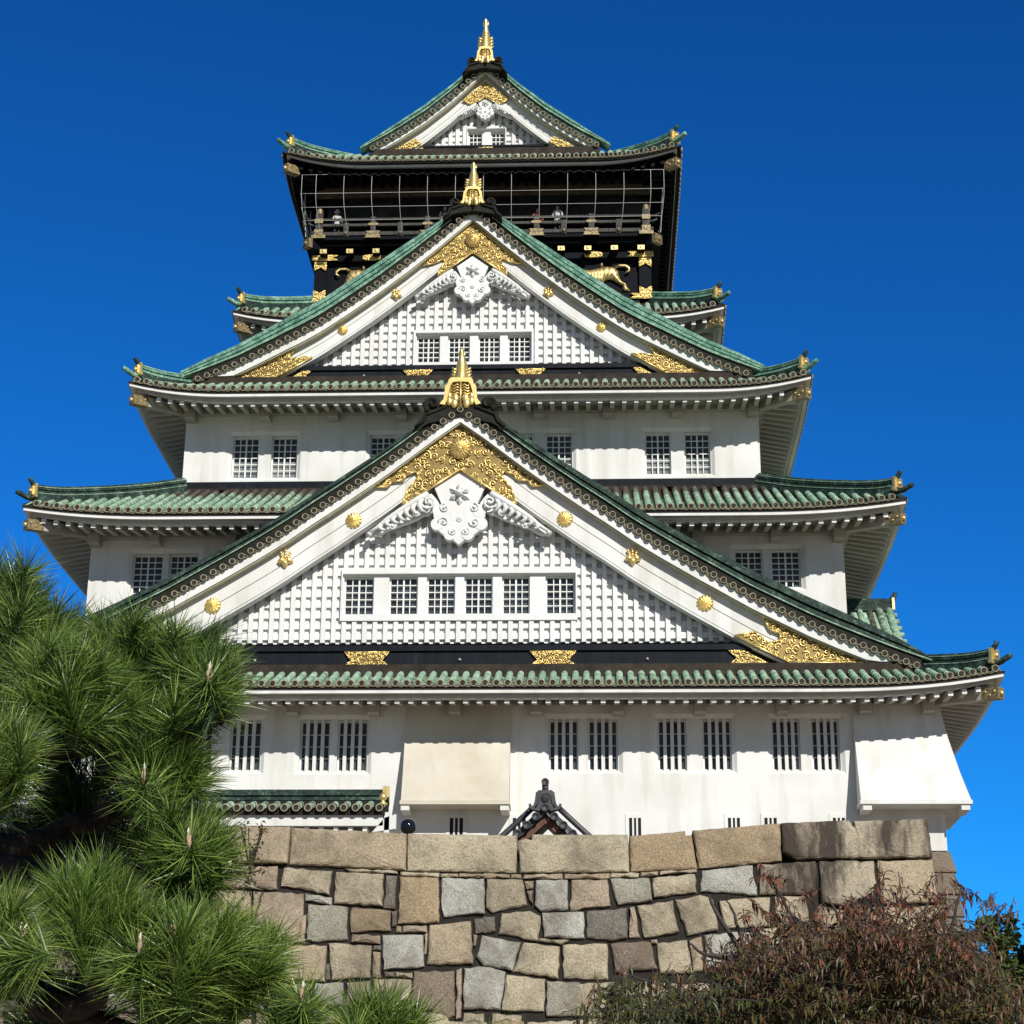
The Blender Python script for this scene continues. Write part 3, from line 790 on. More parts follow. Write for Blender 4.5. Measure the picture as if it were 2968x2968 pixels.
            if prevx is not None:
                xa, xb = prevx+0.07, x-0.07; mb.m = 1; mb.smooth = True
                for dz in (0.03, -0.05):
                    q = []
                    for j in range(6):
                        t = j/5; xx = xa+(xb-xa)*t; q.append((sx*xx, yd-0.03, C(prevx)+(C(x)-C(prevx))*((xx-prevx)/(x-prevx))+dz-0.055*(1-(2*t-1)**2)))
                    mb.tube(q, 0.016, 4, False)
                mb.m = 2; mb.smooth = False; a_ = []; b_ = []
                for j in range(6):
                    t = j/5; xx = xa+(xb-xa)*t; zz = C(prevx)+(C(x)-C(prevx))*((xx-prevx)/(x-prevx))
                    a_.append(mb.V((sx*xx, yd-0.025, zz+0.03-0.055*(1-(2*t-1)**2)))); b_.append(mb.V((sx*xx, yd-0.025, zz-0.05-0.055*(1-(2*t-1)**2))))
                for j in range(5): mb.F((a_[j], b_[j], b_[j+1], a_[j+1]))
            prevx = x
        part(mb, 'verge_tiles', [cfg.get('vmat', 'verge_bronze'), 'bronze_ring', 'bronze_disc', cfg['rmat']], G)
        # descending ridge in stacked copper courses
        mb = MB(); rmax = cfg['rmax']*k; hi = lambda x, s_=sx: interp(cfg['rhi'], x/k)*(0.84 if s_ < 0 and cfg['sc'] == 1.0 else 1)
        x0 = cfg['rx0']
        mb.m = 3; mb.tint = 0.1; strip(mb, sx, 0.335, 0.365, yd-0.01, yd+0.55, x0, rmax); mb.tint = 0
        for f0, f1, yo, m in cfg['layers']:
            mb.m = m
            strip(mb, sx, lambda x, f0=f0: 0.37+(hi(x)-0.37)*f0, lambda x, f1=f1: 0.37+(hi(x)-0.37)*f1, yd+yo, yd+0.5, x0, rmax)
        mb.m = 0; mb.smooth = True
        mb.tube([(sx*x, yd+0.27, C(x)+hi(x)-0.05) for x in [x0+(rmax-x0)*i/24 for i in range(25)]], 0.12, 7)
        part(mb, 'descending_ridge', [cfg['rmat'], 'dark_void', 'dark_copper', 'verdigris_copper'], G)
    # sill beams and brown flashing under the lattice
    zt, zm, zl, zbn = [tz(a) for a in cfg['band']]; mb = MB()
    ys = ym+0.05; xb_ = cfg['xband']*k
    x_at = 0
    while C(x_at)-o_in+0.03 > zt and x_at < xm: x_at += 0.02
    mb.m = 0; mb.box(-x_at-0.25, x_at+0.25, ys+0.02, yw+0.3, zm+0.012, zt)
    x_at2 = x_at+ (zt-zl)/0.55
    mb.box(-x_at2, x_at2, ys+0.09, yw+0.3, zl, zm)
    mb.m = 1; mb.box(-xb_, xb_, yb-0.02, yw+0.3, zbn-0.25, min(zl-0.004, zf-0.012))
    mb.m = 2
    for x in cfg.get('studs', []):
        mb.smooth = True; mb.ball((x, ys+0.07, (zl+zm)/2), 0.045, 8); mb.smooth = False
    part(mb, 'sill_beam', ['dark_sill', 'brown_copper', 'frame_grey'], G)
    for cx_, hw, end in cfg['plates']:
        h = (zm-zl)/2-0.01; c = (zm+zl)/2; cx_ *= k
        if not end: poly = [(cx_-hw, c-h), (cx_+hw, c-h), (cx_+hw*0.62, c-h*0.1), (cx_+hw*0.70, c+h*0.15), (cx_+hw*0.93, c+h), (cx_-hw*0.93, c+h), (cx_-hw*0.70, c+h*0.15), (cx_-hw*0.62, c-h*0.1)]
        else: poly = [(cx_-hw*end, c-h), (cx_+hw*end, c-h), (cx_-hw*end*0.25, c+h*0.95), (cx_-hw*end*0.93, c+h), (cx_-hw*end*0.55, c+h*0.05)]
        gold_plate('sill_fitting', poly, ys+0.06, 0.11*cfg['sc'], 0.018, int(cx_*10)+5, G)
    # fittings on the bargeboards
    ap = tp(cfg['apex']); poly = ap+[(-x, z) for x, z in ap[::-1] if x > 0.01]
    gold_plate('apex_fitting', poly, ym-0.07, 0.155*cfg['sc'], 0.022*max(0.7, cfg['sc']), 3, G, 0.035*cfg['sc'])
    for sx in (-1, 1):
        gold_plate('foot_fitting', [(sx*x, z) for x, z in tp(cfg['foot'])], ym-0.07, 0.155*cfg['sc'], 0.022*max(0.7, cfg['sc']), 11, G, 0.035*cfg['sc'])
    if cfg.get('chr'):
        mb = MB(); mb.smooth = True; flower(mb, 0, tz(cfg['chr'][0]), ym-0.13, cfg['chr'][1]*k, 16, 0.13); part(mb, 'chrysanthemum_boss', 'gold_dull', G)
    for x, z, r, kind in cfg.get('boss', []):
        for sx in (-1, 1):
            mb = MB(); mb.smooth = True
            if kind == 'c': flower(mb, sx*tx(x), tz(z), ym-0.02, r, 12, 0.09); part(mb, 'flower_boss', 'gold', G)
            else: paulownia(mb, sx*tx(x), tz(z), ym-0.06, r); part(mb, 'leaf_boss', 'gold', G)
    # carved white pendant under the apex
    s_, sxw, z0 = cfg['geg']; z0 = tz(z0); yp = ym-0.02
    mb = MB(); sh = [(x*sxw, z0+z*s_) for x, z in GEG['shield']]
    poly = sh+[(-x, z) for x, z in sh[::-1] if x > 0.01]
    mb.prism(poly, yp, yp+0.22)
    for q_, (lx, lz, lr) in enumerate(((0.60, 1.08, 0.21), (0.66, 0.66, 0.20), (0.27, 0.33, 0.19))):
        for sx in (-1, 1): mb.prism([(sx*lx*sxw+lr*s_*cos(2*pi*j/16), z0+lz*s_+lr*s_*sin(2*pi*j/16)) for j in range(16)], yp-0.008-0.005*q_, yp+0.2)
    mb.smooth = True
    for sx in (-1, 1):
        lf = [(sx*x*sxw, z0+z*s_) for x, z in GEG['leaf']]
        mb.smooth = False; mb.prism(lf, yp+0.06, yp+0.25); mb.smooth = True
        UPL = [(0.95, 1.66), (1.30, 1.45), (1.75, 1.14), (2.15, 0.86), (2.45, 0.60), (2.78, 0.38)]
        G_ = lambda x, z, o_: (sx*x*sxw, yp-o_*s_, z0+z*s_)
        mb.tube([G_(x, z-0.06, 0.10) for x, z in UPL], [0.10*s_, 0.11*s_, 0.10*s_, 0.08*s_, 0.06*s_, 0.04*s_], 6)
        for t in range(7):
            x0_ = 1.12+0.20*t; z0_ = interp([(a_, b_) for a_, b_ in UPL], x0_)-0.10; L_ = 0.42-0.045*t
            mb.tube([G_(x0_, z0_, 0.10), G_(x0_+0.10, z0_-L_*0.55, 0.13-0.008*t), G_(x0_+0.02, z0_-L_*0.95, 0.12), G_(x0_-0.10, z0_-L_*1.02, 0.05)], [0.07*s_, 0.085*s_, 0.06*s_, 0.03*s_], 6)
        for cx2, cz2, rr2 in ((2.02, 0.58, 0.13), (2.72, 0.33, 0.08), (1.30, 0.98, 0.12)): spiral(mb, sx*cx2*sxw, z0+cz2*s_, yp-0.06, rr2*s_, 1.2, pi*0.6 if sx > 0 else pi*0.4, sx, 0.04*s_)
        spiral(mb, sx*0.93*sxw, z0+1.33*s_, yp-0.10*s_, 0.27*s_, 1.6, pi*0.5 if sx > 0 else pi*0.5, -sx, 0.045*s_, 22)
        spiral(mb, sx*0.44*sxw, z0+1.17*s_, yp-0.02, 0.16*s_, 1.2, pi/2, -sx, 0.028*s_)
        spiral(mb, sx*0.47*sxw, z0+0.72*s_, yp-0.02, 0.17*s_, 1.2, pi, sx, 0.028*s_)
        spiral(mb, sx*0.18*sxw, z0+0.42*s_, yp-0.02, 0.14*s_, 1.2, pi*0.3 if sx > 0 else pi*0.7, -sx, 0.028*s_)
    for q in range(6):
        a = pi/2+q*pi/3
        mb.smooth = False; cz_ = z0+1.62*s_
        tip = mb.V((0.36*s_*cos(a), yp-0.02, cz_+0.36*s_*sin(a))); ctr = mb.V((0.05*s_*cos(a), yp-0.13*s_, cz_+0.05*s_*sin(a))); mid = mb.V((0.25*s_*cos(a), yp-0.13*s_, cz_+0.25*s_*sin(a)))
        for da in (-0.42, 0.42):
            e_ = mb.V((0.27*s_*cos(a+da), yp-0.01, cz_+0.27*s_*sin(a+da))); mb.F((ctr, e_, mid)); mb.F((mid, e_, tip))
    mb.lathe((0, yp, z0+1.62*s_), [(0.11*s_, 0), (0.11*s_, -0.2*s_), (0.05*s_, -0.26*s_)], 6, 'y')
    flower(mb, 0, z0+0.82*s_, yp, 0.10*s_, 8, 0.04)
    part(mb, 'carved_pendant', 'lattice_white', G)
    return C, yd, k

c1 = gable(dict(label='lowest and largest white lattice gable', yd=-4.4, dy=-0.12, yback=0.2,
    curve=[(0, 24.68), (0.79, 24.09), (1.52, 23.5), (2.24, 22.93), (2.98, 22.39), (3.74, 21.84), (4.51, 21.31), (5.26, 20.76), (6.03, 20.26), (7.08, 19.61), (7.89, 19.13), (8.69, 18.65), (9.54, 18.21), (10.35, 17.79), (11.2, 17.40), (12.07, 17.03), (12.94, 16.67), (13.54, 16.45)],
    zfoot=16.66, inner=1.50, groove=0.90, wb=0.36, zlat=17.50, frame=(-3.56, 3.56, 18.17, 19.84),
    wins=[(-3.49, -2.58), (-2.12, -1.25), (-0.98, -0.12), (0.15, 1.01), (1.29, 2.13), (2.60, 3.48)], wz=(18.39, 19.62), vs=0.312, vw=0.135, hs=0.335, hh=0.19, ds=0.315,
    rmat='dark_copper', rx0=1.0, rmax=13.9, rhi=[(0.9, 0.62), (2.5, 0.70), (5, 0.76), (9.5, 0.86), (11.5, 0.84), (13.0, 0.68), (13.9, 0.42)],
    layers=[(0.0, 0.34, 0.06, 2), (0.34, 0.52, 0.18, 1), (0.52, 0.78, 0.05, 2), (0.78, 1.0, 0.10, 0)],
    band=(17.32, 17.135, 16.63, 16.40), xband=13.35, studs=[-6.0, 0.08, 5.6], plates=[(-2.68, 0.72, 0), (2.84, 0.73, 0), (8.62, 0.68, 1), (-8.62, 0.68, -1)],
    apex=[(0, 24.36), (2.63, 22.29), (2.21, 22.28), (2.08, 22.45), (1.74, 22.49), (1.65, 22.66), (1.36, 22.77), (1.24, 22.63), (1.36, 22.46), (1.56, 22.21), (1.66, 21.93), (1.74, 21.71), (1.53, 21.79), (0, 22.83)],
    foot=[(8.98, 18.20), (10.05, 17.67), (12.08, 16.72), (11.58, 16.68), (9.76, 16.69), (8.18, 17.52), (8.75, 17.63), (8.95, 17.47), (9.15, 17.28), (9.53, 17.38), (9.50, 17.58), (9.21, 17.71), (9.06, 18.02)],
    chr=(23.48, 0.335), boss=[(3.20, 21.22, 0.25, 'c'), (5.22, 19.98, 0.27, 'p'), (7.34, 18.54, 0.25, 'c')], geg=(1.0, 1.0, 20.43), sc=1.0))
c2 = gable(dict(label='middle white lattice gable', yd=-1.2, dy=0.70, yback=5.0,
    curve=[(0, 33.40), (0.28, 33.15), (1.19, 32.3), (2.13, 31.48), (3.1, 30.68), (4.06, 29.95), (4.99, 29.28), (5.61, 28.91), (6.15, 28.62), (6.93, 28.19), (7.74, 27.76), (8.6, 27.39), (9.17, 27.16)],
    zfoot=27.37, inner=1.10, groove=0.62, wb=0.34, zlat=27.98, frame=(-1.97, 2.05, 27.99, 29.27),
    wins=[(-1.87, -1.09), (-0.82, -0.09), (0.19, 0.92), (1.18, 1.95)], wz=(28.11, 29.14), vs=0.31, vw=0.135, hs=0.30, hh=0.17, ds=0.32,
    rmat='bright_copper', rx0=0.75, rmax=9.6, rhi=[(0.8, 0.66), (2.4, 0.86), (3.6, 0.93), (5.8, 0.90), (8.8, 0.72), (9.6, 0.6)],
    layers=[(0.0, 0.28, 0.10, 0), (0.28, 0.36, 0.2, 1), (0.36, 0.62, 0.08, 0), (0.62, 0.68, 0.2, 1), (0.68, 1.0, 0.06, 0)],
    band=(27.86, 27.695, 27.32, 27.10), xband=9.2, studs=[-3.6, 3.6], plates=[(-1.77, 0.53, 0), (1.95, 0.53, 0), (5.72, 0.42, 1), (-5.72, 0.42, -1)],
    apex=[(0, 32.97), (1.70, 31.46), (1.33, 31.52), (1.03, 31.66), (0.91, 31.62), (1.12, 31.26), (1.16, 31.04), (0, 31.92)],
    foot=[(5.75, 28.56), (7.78, 27.41), (7.45, 27.40), (6.43, 27.40), (5.27, 28.11), (5.60, 28.11), (6.04, 28.04), (6.01, 28.20), (5.84, 28.40)],
    chr=(32.35, 0.27), boss=[(2.54, 30.39, 0.21, 'p'), (4.30, 29.11, 0.17, 'c')], geg=(0.76, 0.70, 30.05), sc=0.8))
c3 = gable(dict(label='topmost and smallest white gable', yd=4.5, dy=0.45, yback=15.0,
    curve=[(0, 42.70), (0.45, 42.28), (0.88, 41.82), (1.31, 41.39), (1.77, 40.98), (2.23, 40.57), (2.74, 40.2), (3.24, 39.84), (3.76, 39.5), (4.31, 39.17)],
    zfoot=39.22, inner=0.93, groove=0.60, wb=0.22, zlat=39.62, frame=(-0.72, 0.79, 39.64, 40.56),
    wins=[(-0.67, -0.14), (0.19, 0.72)], wz=(39.74, 40.42), vs=0.27, vw=0.15, hs=0.27, hh=0.17, ds=0.30, nx=3, nz=3,
    rmat='bright_copper', rx0=0.6, rmax=4.7, rhi=[(0.7, 0.60), (2, 0.66), (3.4, 0.62), (4.7, 0.45)], vmat='dark_copper',
    layers=[(0.0, 0.4, 0.08, 0), (0.4, 0.58, 0.2, 1), (0.58, 1.0, 0.06, 0)],
    band=(39.56, 39.47, 39.24, 39.10), xband=4.35, studs=[-1.6, 1.4], plates=[(0.02, 0.31, 0), (2.62, 0.3, 1), (-2.62, 0.3, -1)],
    apex=[(0, 42.22), (0.88, 41.43), (0.52, 41.22), (0, 41.57)],
    foot=[(2.65, 39.78), (3.45, 39.29), (2.98, 39.25), (2.42, 39.56)],
    geg=(0.44, 0.38, 40.60), sc=0.55))

# golden fish finials on the gable tops
def finial(y, k, zp0, zp1, ztip, hw, hb, scr, label):
    """bell shaped gilt ridge-end tile, fish standing on its nose above it, dark scrolls beside"""
    tz = lambda z: 1.6+(z-1.6)*k
    zp0, zp1, ztip = tz(zp0), tz(zp1), tz(ztip); H = zp1-zp0; B = ztip-zp1
    mb = MB(); mb.smooth = True; rings = []; N = 14
    for t, w in ((0, 1.15), (0.12, 1.2), (0.28, 1.12), (0.45, 1.0), (0.58, 0.82), (0.68, 0.58), (0.78, 0.46), (0.88, 0.36), (0.96, 0.2), (1.0, 0.05)):
        z = zp1+B*t; yy = y+0.15+0.12*sin(pi*t*1.1)
        rings.append([(hb*w*cos(2*pi*j/N), yy+hb*1.1*w*sin(2*pi*j/N), z) for j in range(N)])
    mb.rings(rings)
    for i in range(7):                                   # belly plates
        t = 0.06+0.085*i; w = hb*interp([(0, 1.2), (0.25, 1.15), (0.45, 1.0), (0.62, 0.75)], t)
        mb.tube([(w*0.8*cos(a), y+0.15+0.12*sin(pi*t*1.1)-w*1.12*sin(a), zp1+B*(t-0.05*sin(a))) for a in [pi*(0.1+0.8*j/8) for j in range(9)]], 0.028*B, 5)
    for sx in (-1, 1):                                   # side fins
        for q in range(4):
            z = zp1+B*(0.04+0.10*q)
            mb.tube([(sx*hb*0.9, y+0.18, z), (sx*hb*1.35, y+0.2, z+0.05*B), (sx*hb*(1.75-0.08*q), y+0.22, z+0.11*B)], [0.05*B, 0.04*B, 0.015*B], 5)
        mb.tube([(sx*0.02, y+0.18, zp1+B*0.75), (sx*hb*0.45, y+0.22, zp1+B*0.86), (sx*hb*0.25, y+0.2, zp1+B*1.0)], [0.05*B, 0.045*B, 0.01*B], 5)
    F_ = part(mb, 'fish_finial', 'gold'); F_['label'] = label
    mb = MB()
    out = [(0, 1.0), (0.55, 1.0), (0.68, 0.92), (0.72, 0.78), (0.86, 0.70), (0.90, 0.45), (0.94, 0.22), (1.10, 0.10), (1.15, 0.05), (0.95, 0.02)]
    inn = [(0.86, 0.02), (0.78, 0.15), (0.64, 0.55), (0.55, 0.74), (0.42, 0.84), (0, 0.86)]
    ring = [(hw*a, zp0+H*b) for a, b in out+inn]
    for sx in (-1, 1): mb.prism([(sx*x, z) for x, z in ring], y-0.10, y+0.16)
    mb.m = 1; mb.prism([(hw*a*0.99*s_, zp0+H*b) for s_, seq in ((1, inn), (-1, inn[::-1])) for a, b in seq], y+0.0, y+0.1)
    mb.m = 0; mb.smooth = True
    mb.tube([(0, y-0.06, zp0-H*0.06), (0, y-0.10, zp0+H*0.85)], 0.035*H, 6)
    for sx in (-1, 1):
        for q in range(4):
            z = zp0+H*(0.42+0.1*q); x = hw*0.06
            mb.tube([(sx*x, y-0.03, z), (sx*hw*0.2, y-0.05, z+0.06*H), (sx*hw*0.38, y-0.03, z-0.01*H), (sx*hw*0.52, y-0.02, z+0.05*H)], 0.028*H, 5)
        for a, b, r1 in ((0.28, 0.26, 0.15), (0.62, 0.16, 0.13), (0.34, 0.08, 0.15), (0.62, 0.36, 0.10)):
            mb.ball((sx*hw*a, y-0.05, zp0+H*b), H*r1, 8, 0.5, 0.85, 1.25)
    part(mb, 'gilt_end_plate', ['gold', 'gold_ground'], F_)
    mb = MB(); mb.smooth = True; cxs, czs, rs, foot = scr; czs = tz(czs)
    for sx in (-1, 1):
        for q in range(4): spiral(mb, sx*cxs*(1-0.0*q), czs, y-0.05+0.02*q, rs*(1-0.2*q), 1.15, -pi*0.35 if sx > 0 else pi*1.35, sx, rs*0.16, 22, False)
        mb.lathe((sx*cxs, y+0.16, czs), [(rs*1.02, 0.06), (rs*1.02, -0.12), (rs*0.9, -0.16)], 18, 'y')
        zf = tz(foot[1])
        mb.smooth = False
        mb.prism([(sx*cxs*0.2, zp0+0.02), (sx*cxs*1.2, czs-rs*0.75), (sx*(cxs+rs), czs-rs*0.9), (sx*(foot[0]*0.85), zf+(czs-zf)*0.38), (sx*foot[0], zf+0.06), (sx*foot[0]*1.01, zf-0.08), (sx*foot[0]*0.93, zf-0.09), (sx*foot[0]*0.7, zf+0.12), (0, zp0-H*0.36)], y-0.02, y+0.3)
        mb.smooth = True
        mb.tube([(sx*cxs*0.5, y-0.04, zp0-0.02), (sx*(cxs+rs*0.7), y-0.05, czs-rs*1.25), (sx*foot[0]*0.82, y-0.05, zf+(czs-zf)*0.24), (sx*foot[0]*0.97, y-0.04, zf-0.02)], 0.05, 6)
    part(mb, 'scroll_tile', 'verge_bronze', F_)
finial(-4.55, 1.001, 24.74, 25.66, 26.74, 0.55, 0.19, (0.86, 24.80, 0.27, (1.40, 24.05)), 'lowest and largest gold fish finial')
finial(-0.75, 1.0122, 33.47, 34.12, 35.18, 0.36, 0.18, (0.60, 33.55, 0.19, (1.0, 33.0)), 'gold fish finial on the middle gable')
finial(4.6, 1.0070, 42.72, 43.38, 44.78, 0.34, 0.18, (0.50, 42.80, 0.17, (0.85, 42.25)), 'topmost gold fish finial against the sky')

# ------------------------------------------------------------------ the black top storey with its balcony
mb = MB()
Y5 = 4.8
mb.box(-6.0, 6.0, Y5+0.08, 15.2, 30.5, 34.62)
for sx in (-1, 1): mb.box(sx*6.0-0.22, sx*6.0+0.22, Y5-0.06, Y5+0.5, 32.6, 34.60)
mb.box(-6.3, 6.3, Y5-0.12, Y5+0.4, 34.60, 34.83); mb.box(-6.2, 6.2, Y5-0.05, Y5+0.3, 32.92, 33.20)
for x in (-3.1, 3.1, 0): mb.box(x-0.16, x+0.16, Y5-0.02, Y5+0.2, 33.2, 34.6)
mb.box(-6.55, 6.55, 4.45, 16.1, 35.12, 35.36)          # balcony floor
mb.box(-6.1, 6.1, 5.4, 14.8, 36.55, 36.75)
wall5 = part(mb, 'storey_wall', 'black_lacquer'); wall5['label'] = 'black lacquered top storey'
mb = MB(); mb.m = 0
mb.box(-5.6, 5.6, 6.6, 6.8, 35.02, 36.62); mb.box(-6.0, 6.0, 5.9, 6.1, 36.75, 38.6)
mb.m = 1
for x in (-5.4, -2.75, 0, 2.75, 5.4): mb.box(x-0.14, x+0.14, 6.4, 6.6, 35.02, 36.6)
part(mb, 'observation_room', ['window_glass', 'dark_wood'], wall5)
# upper brown panels behind the net
mb = MB(); mb.box(-6.3, 6.3, 4.7, 4.8, 37.28, 38.0); part(mb, 'upper_panel', 'dark_wood', wall5)
def fit(poly, y, seed, name='gold_fitting', r=0.07):
    mb = MB(); mb.m = 1; mb.prism(poly, y-0.02, y+0.02); mb.m = 0; mb.smooth = True
    scrollwork(mb, poly, y-0.02, r, 0.016, seed, False); outline(mb, poly, y-0.022, 0.016)
    part(mb, name, ['gold', 'gold_dull'], wall5)
for sx in (-1, 1):
    X = lambda a: sx*a
    fit([(X(6.3), 34.82), (X(5.35), 34.82), (X(5.55), 34.72), (X(5.35), 34.62), (X(6.3), 34.62)], Y5-0.15, 2)
    fit([(X(6.22), 34.58), (X(5.78), 34.58), (X(5.78), 34.22), (X(6.0), 34.36), (X(6.22), 34.22)], Y5-0.09, 3)
    fit([(X(6.22), 33.12), (X(5.78), 33.12), (X(5.78), 33.42), (X(6.0), 33.30), (X(6.22), 33.42)], Y5-0.09, 4)
    fit([(X(6.3), 32.93), (X(5.4), 32.93), (X(5.62), 33.03), (X(5.45), 33.14), (X(6.3), 33.14)], Y5-0.10, 5)
    for x in (4.1, 0.9): fit([(X(x)+0.36*cos(a)*(1-0.12*cos(4*a)), 34.715+0.115*sin(a)) for a in [2*pi*j/18 for j in range(18)]], Y5-0.15, 6)
    mb = MB(); mb.obox((X(6.28), 4.40, 35.10), Vector((sx*0.12, 0.12, 0)), Vector((-sx*0.22, 0.22, 0)), (0, 0, 0.17)); part(mb, 'corner_beam', 'black_lacquer', wall5)
    mb = MB(); mb.obox((X(6.44), 4.24, 35.10), Vector((sx*0.13, 0.13, 0)), Vector((-sx*0.06, 0.06, 0)), (0, 0, 0.18))
    for q in ((0.0, -0.0),):
        mb.smooth = True; mb.ball((X(6.50), 4.18, 35.10), 0.08, 8)
    part(mb, 'beam_cap', 'aged_gilt', wall5)
for i in range(13):
    x = -5.85+0.975*i
    mb = MB(); mb.m = 1; mb.box(x-0.12, x+0.12, 4.30, 4.9, 34.73, 34.89); mb.m = 0; mb.box(x-0.125, x+0.125, 4.27, 4.31, 34.725, 34.895)
    mb.smooth = True; mb.ball((x, 4.27, 34.81), 0.06, 8, 0.3)
    part(mb, 'beam_nose', ['gold_dull', 'black_lacquer'], wall5)
BAL = []
class SB(MB):                                            # balcony parts stand on the deck
    def build(s, *a): s.v = [(x, y+0.60, z+0.34) for x, y, z in s.v]; return MB.build(s, *a)
mb = SB(); mb.box(-6.6, 6.6, 3.66, 3.9, 34.93, 35.06)
mb.box(-6.6, -6.35, 3.9, 16, 34.93, 35.06); mb.box(6.35, 6.6, 3.9, 16, 34.93, 35.06)
bal = part(mb, 'balcony', 'black_lacquer')
for z0, z1, ov, d in ((35.10, 35.25, 0.1, 0.09), (35.50, 35.60, 0.25, 0.07), (35.77, 35.83, 0.35, 0.06)):
    mb = SB()
    x = -6.05
    while x < 6.0:
        mb.box(x+0.006, x+0.504, 3.74-d, 3.74+d, z0, z1); x += 0.51
    for sx in (-1, 1): mb.box(sx*6.05-d, sx*6.05+d, 3.74+d, 15, z0, z1)
    for sx in (-1, 1): mb.tube([(sx*6.05, 3.74, (z0+z1)/2), (sx*(6.05+ov), 3.74, (z0+z1)/2+0.02), (sx*(6.12+ov+0.1), 3.74, (z0+z1)/2+0.10)], (z1-z0)*0.5, 6)
    part(mb, 'rail', 'rail_grey', bal)
for i in range(13):
    x = -6.05+12.1*i/12; endp = i in (0, 12)
    mb = SB(); w = 0.13 if endp else 0.095; mb.box(x-w, x+w, 3.73-w, 3.73+w*0.6, 35.06, 36.0 if endp else (35.62 if i % 2 else 35.86))
    p = part(mb, 'baluster', 'rail_grey' if not endp else 'rail_grey', bal)
    mb = SB(); mb.smooth = True
    if endp:
        mb.lathe((x, 3.73, 36.0), [(0.13, 0), (0.15, 0.03), (0.10, 0.07), (0.13, 0.14), (0.10, 0.22), (0.02, 0.28)], 10)
        mb.smooth = False; mb.box(x-0.16, x+0.16, 3.55, 3.6, 35.1, 35.32); mb.box(x-0.15, x+0.15, 3.55, 3.6, 35.58, 35.76)
        mb.box(x-0.26, x+0.26, 3.54, 3.6, 34.96, 35.09)
    elif i % 2: mb.ball((x, 3.62, 35.17), 0.075, 8)
    else:
        mb.smooth = False
        mb.prism([(x-0.27, 35.08), (x-0.21, 35.16), (x-0.27, 35.26), (x+0.27, 35.26), (x+0.21, 35.16), (x+0.27, 35.08)], 3.60, 3.645)
        mb.prism([(x-0.3, 34.97), (x+0.3, 34.97), (x+0.24, 35.07), (x-0.24, 35.07)], 3.58, 3.62)
        mb.prism([(x-0.2, 35.55), (x-0.16, 35.60), (x+0.16, 35.60), (x+0.2, 35.55), (x+0.16, 35.50), (x-0.16, 35.50)], 3.62, 3.67)
    part(mb, 'rail_fitting', 'aged_gilt', p)
# gilded tigers in relief on the black panels
def tiger(sx):
    mb = MB(); mb.smooth = True; y = Y5+0.06
    body = [(3.05, 34.08), (3.3, 34.2), (3.6, 34.22), (3.95, 34.17), (4.3, 34.24), (4.6, 34.31), (4.85, 34.27), (5.02, 34.12), (5.05, 33.92), (5.12, 33.72), (5.30, 33.60), (5.36, 33.42), (5.44, 33.34), (5.42, 33.27), (5.22, 33.26), (5.16, 33.36), (5.16, 33.50), (4.95, 33.62), (4.75, 33.75), (4.55, 33.72), (4.45, 33.60), (4.2, 33.55), (3.9, 33.58), (3.6, 33.62), (3.35, 33.72), (3.2, 33.62), (2.95, 33.42), (2.72, 33.30), (2.62, 33.40), (2.85, 33.62), (2.9, 33.82)]
    head = [(3.1, 34.10), (2.98, 34.30), (2.86, 34.20), (2.66, 34.22), (2.55, 34.32), (2.48, 34.12), (2.38, 33.95), (2.48, 33.80), (2.68, 33.74), (2.9, 33.80), (3.08, 33.92)]
    st = None
    relief(mb, [(sx*x, z) for x, z in body], y, 0.20, 0.026, 0.26, st)
    relief(mb, [(sx*x, z) for x, z in head], y-0.05, 0.22, 0.026, 0.2, st)
    tail = [(4.85, 34.2), (5.05, 34.31), (5.28, 34.30), (5.40, 34.20), (5.40, 34.08), (5.28, 34.02)]
    mb.tube([(sx*x, y-0.1, z) for x, z in tail], [0.05, 0.05, 0.055, 0.06, 0.055, 0.035], 8)
    mb.tube([(sx*4.42, y-0.05, 34.27), (sx*4.40, y-0.08, 34.38), (sx*4.42, y-0.06, 34.43)], [0.06, 0.05, 0.03], 6)
    leg = [(4.62, 33.74), (4.9, 33.72), (5.1, 33.55), (5.02, 33.40), (5.12, 33.30), (5.0, 33.24)]
    mb.tube([(sx*x, y-0.12, z) for x, z in ((3.4, 33.75), (3.5, 33.5), (3.35, 33.32), (3.2, 33.28))], [0.13, 0.10, 0.08, 0.07], 8)
    for a, b in ((2.58, 34.02), (2.78, 34.04)): mb.ball((sx*a, y-0.28, b), 0.03, 6)
    for i, f in enumerate(mb.f):
        if len(f) > 4: continue
        cx_ = sum(mb.v[k][0] for k in f)/len(f)*sx; cz_ = sum(mb.v[k][2] for k in f)/len(f)
        if sin(52*(cx_*0.75+0.06*sin(9*cz_)+0.10*sin(5*cz_+cx_*3)))+0.25*sin(31*cz_) > 0.62 and cz_ > 33.45: mb.mi[i] = 1
    o = part(mb, 'tiger_relief', ['gold_dull', 'gold_ground']); o['label'] = 'gold tiger relief on the black panel, tail towards the %s corner' % ('right' if sx > 0 else 'left')
tiger(1); tiger(-1)

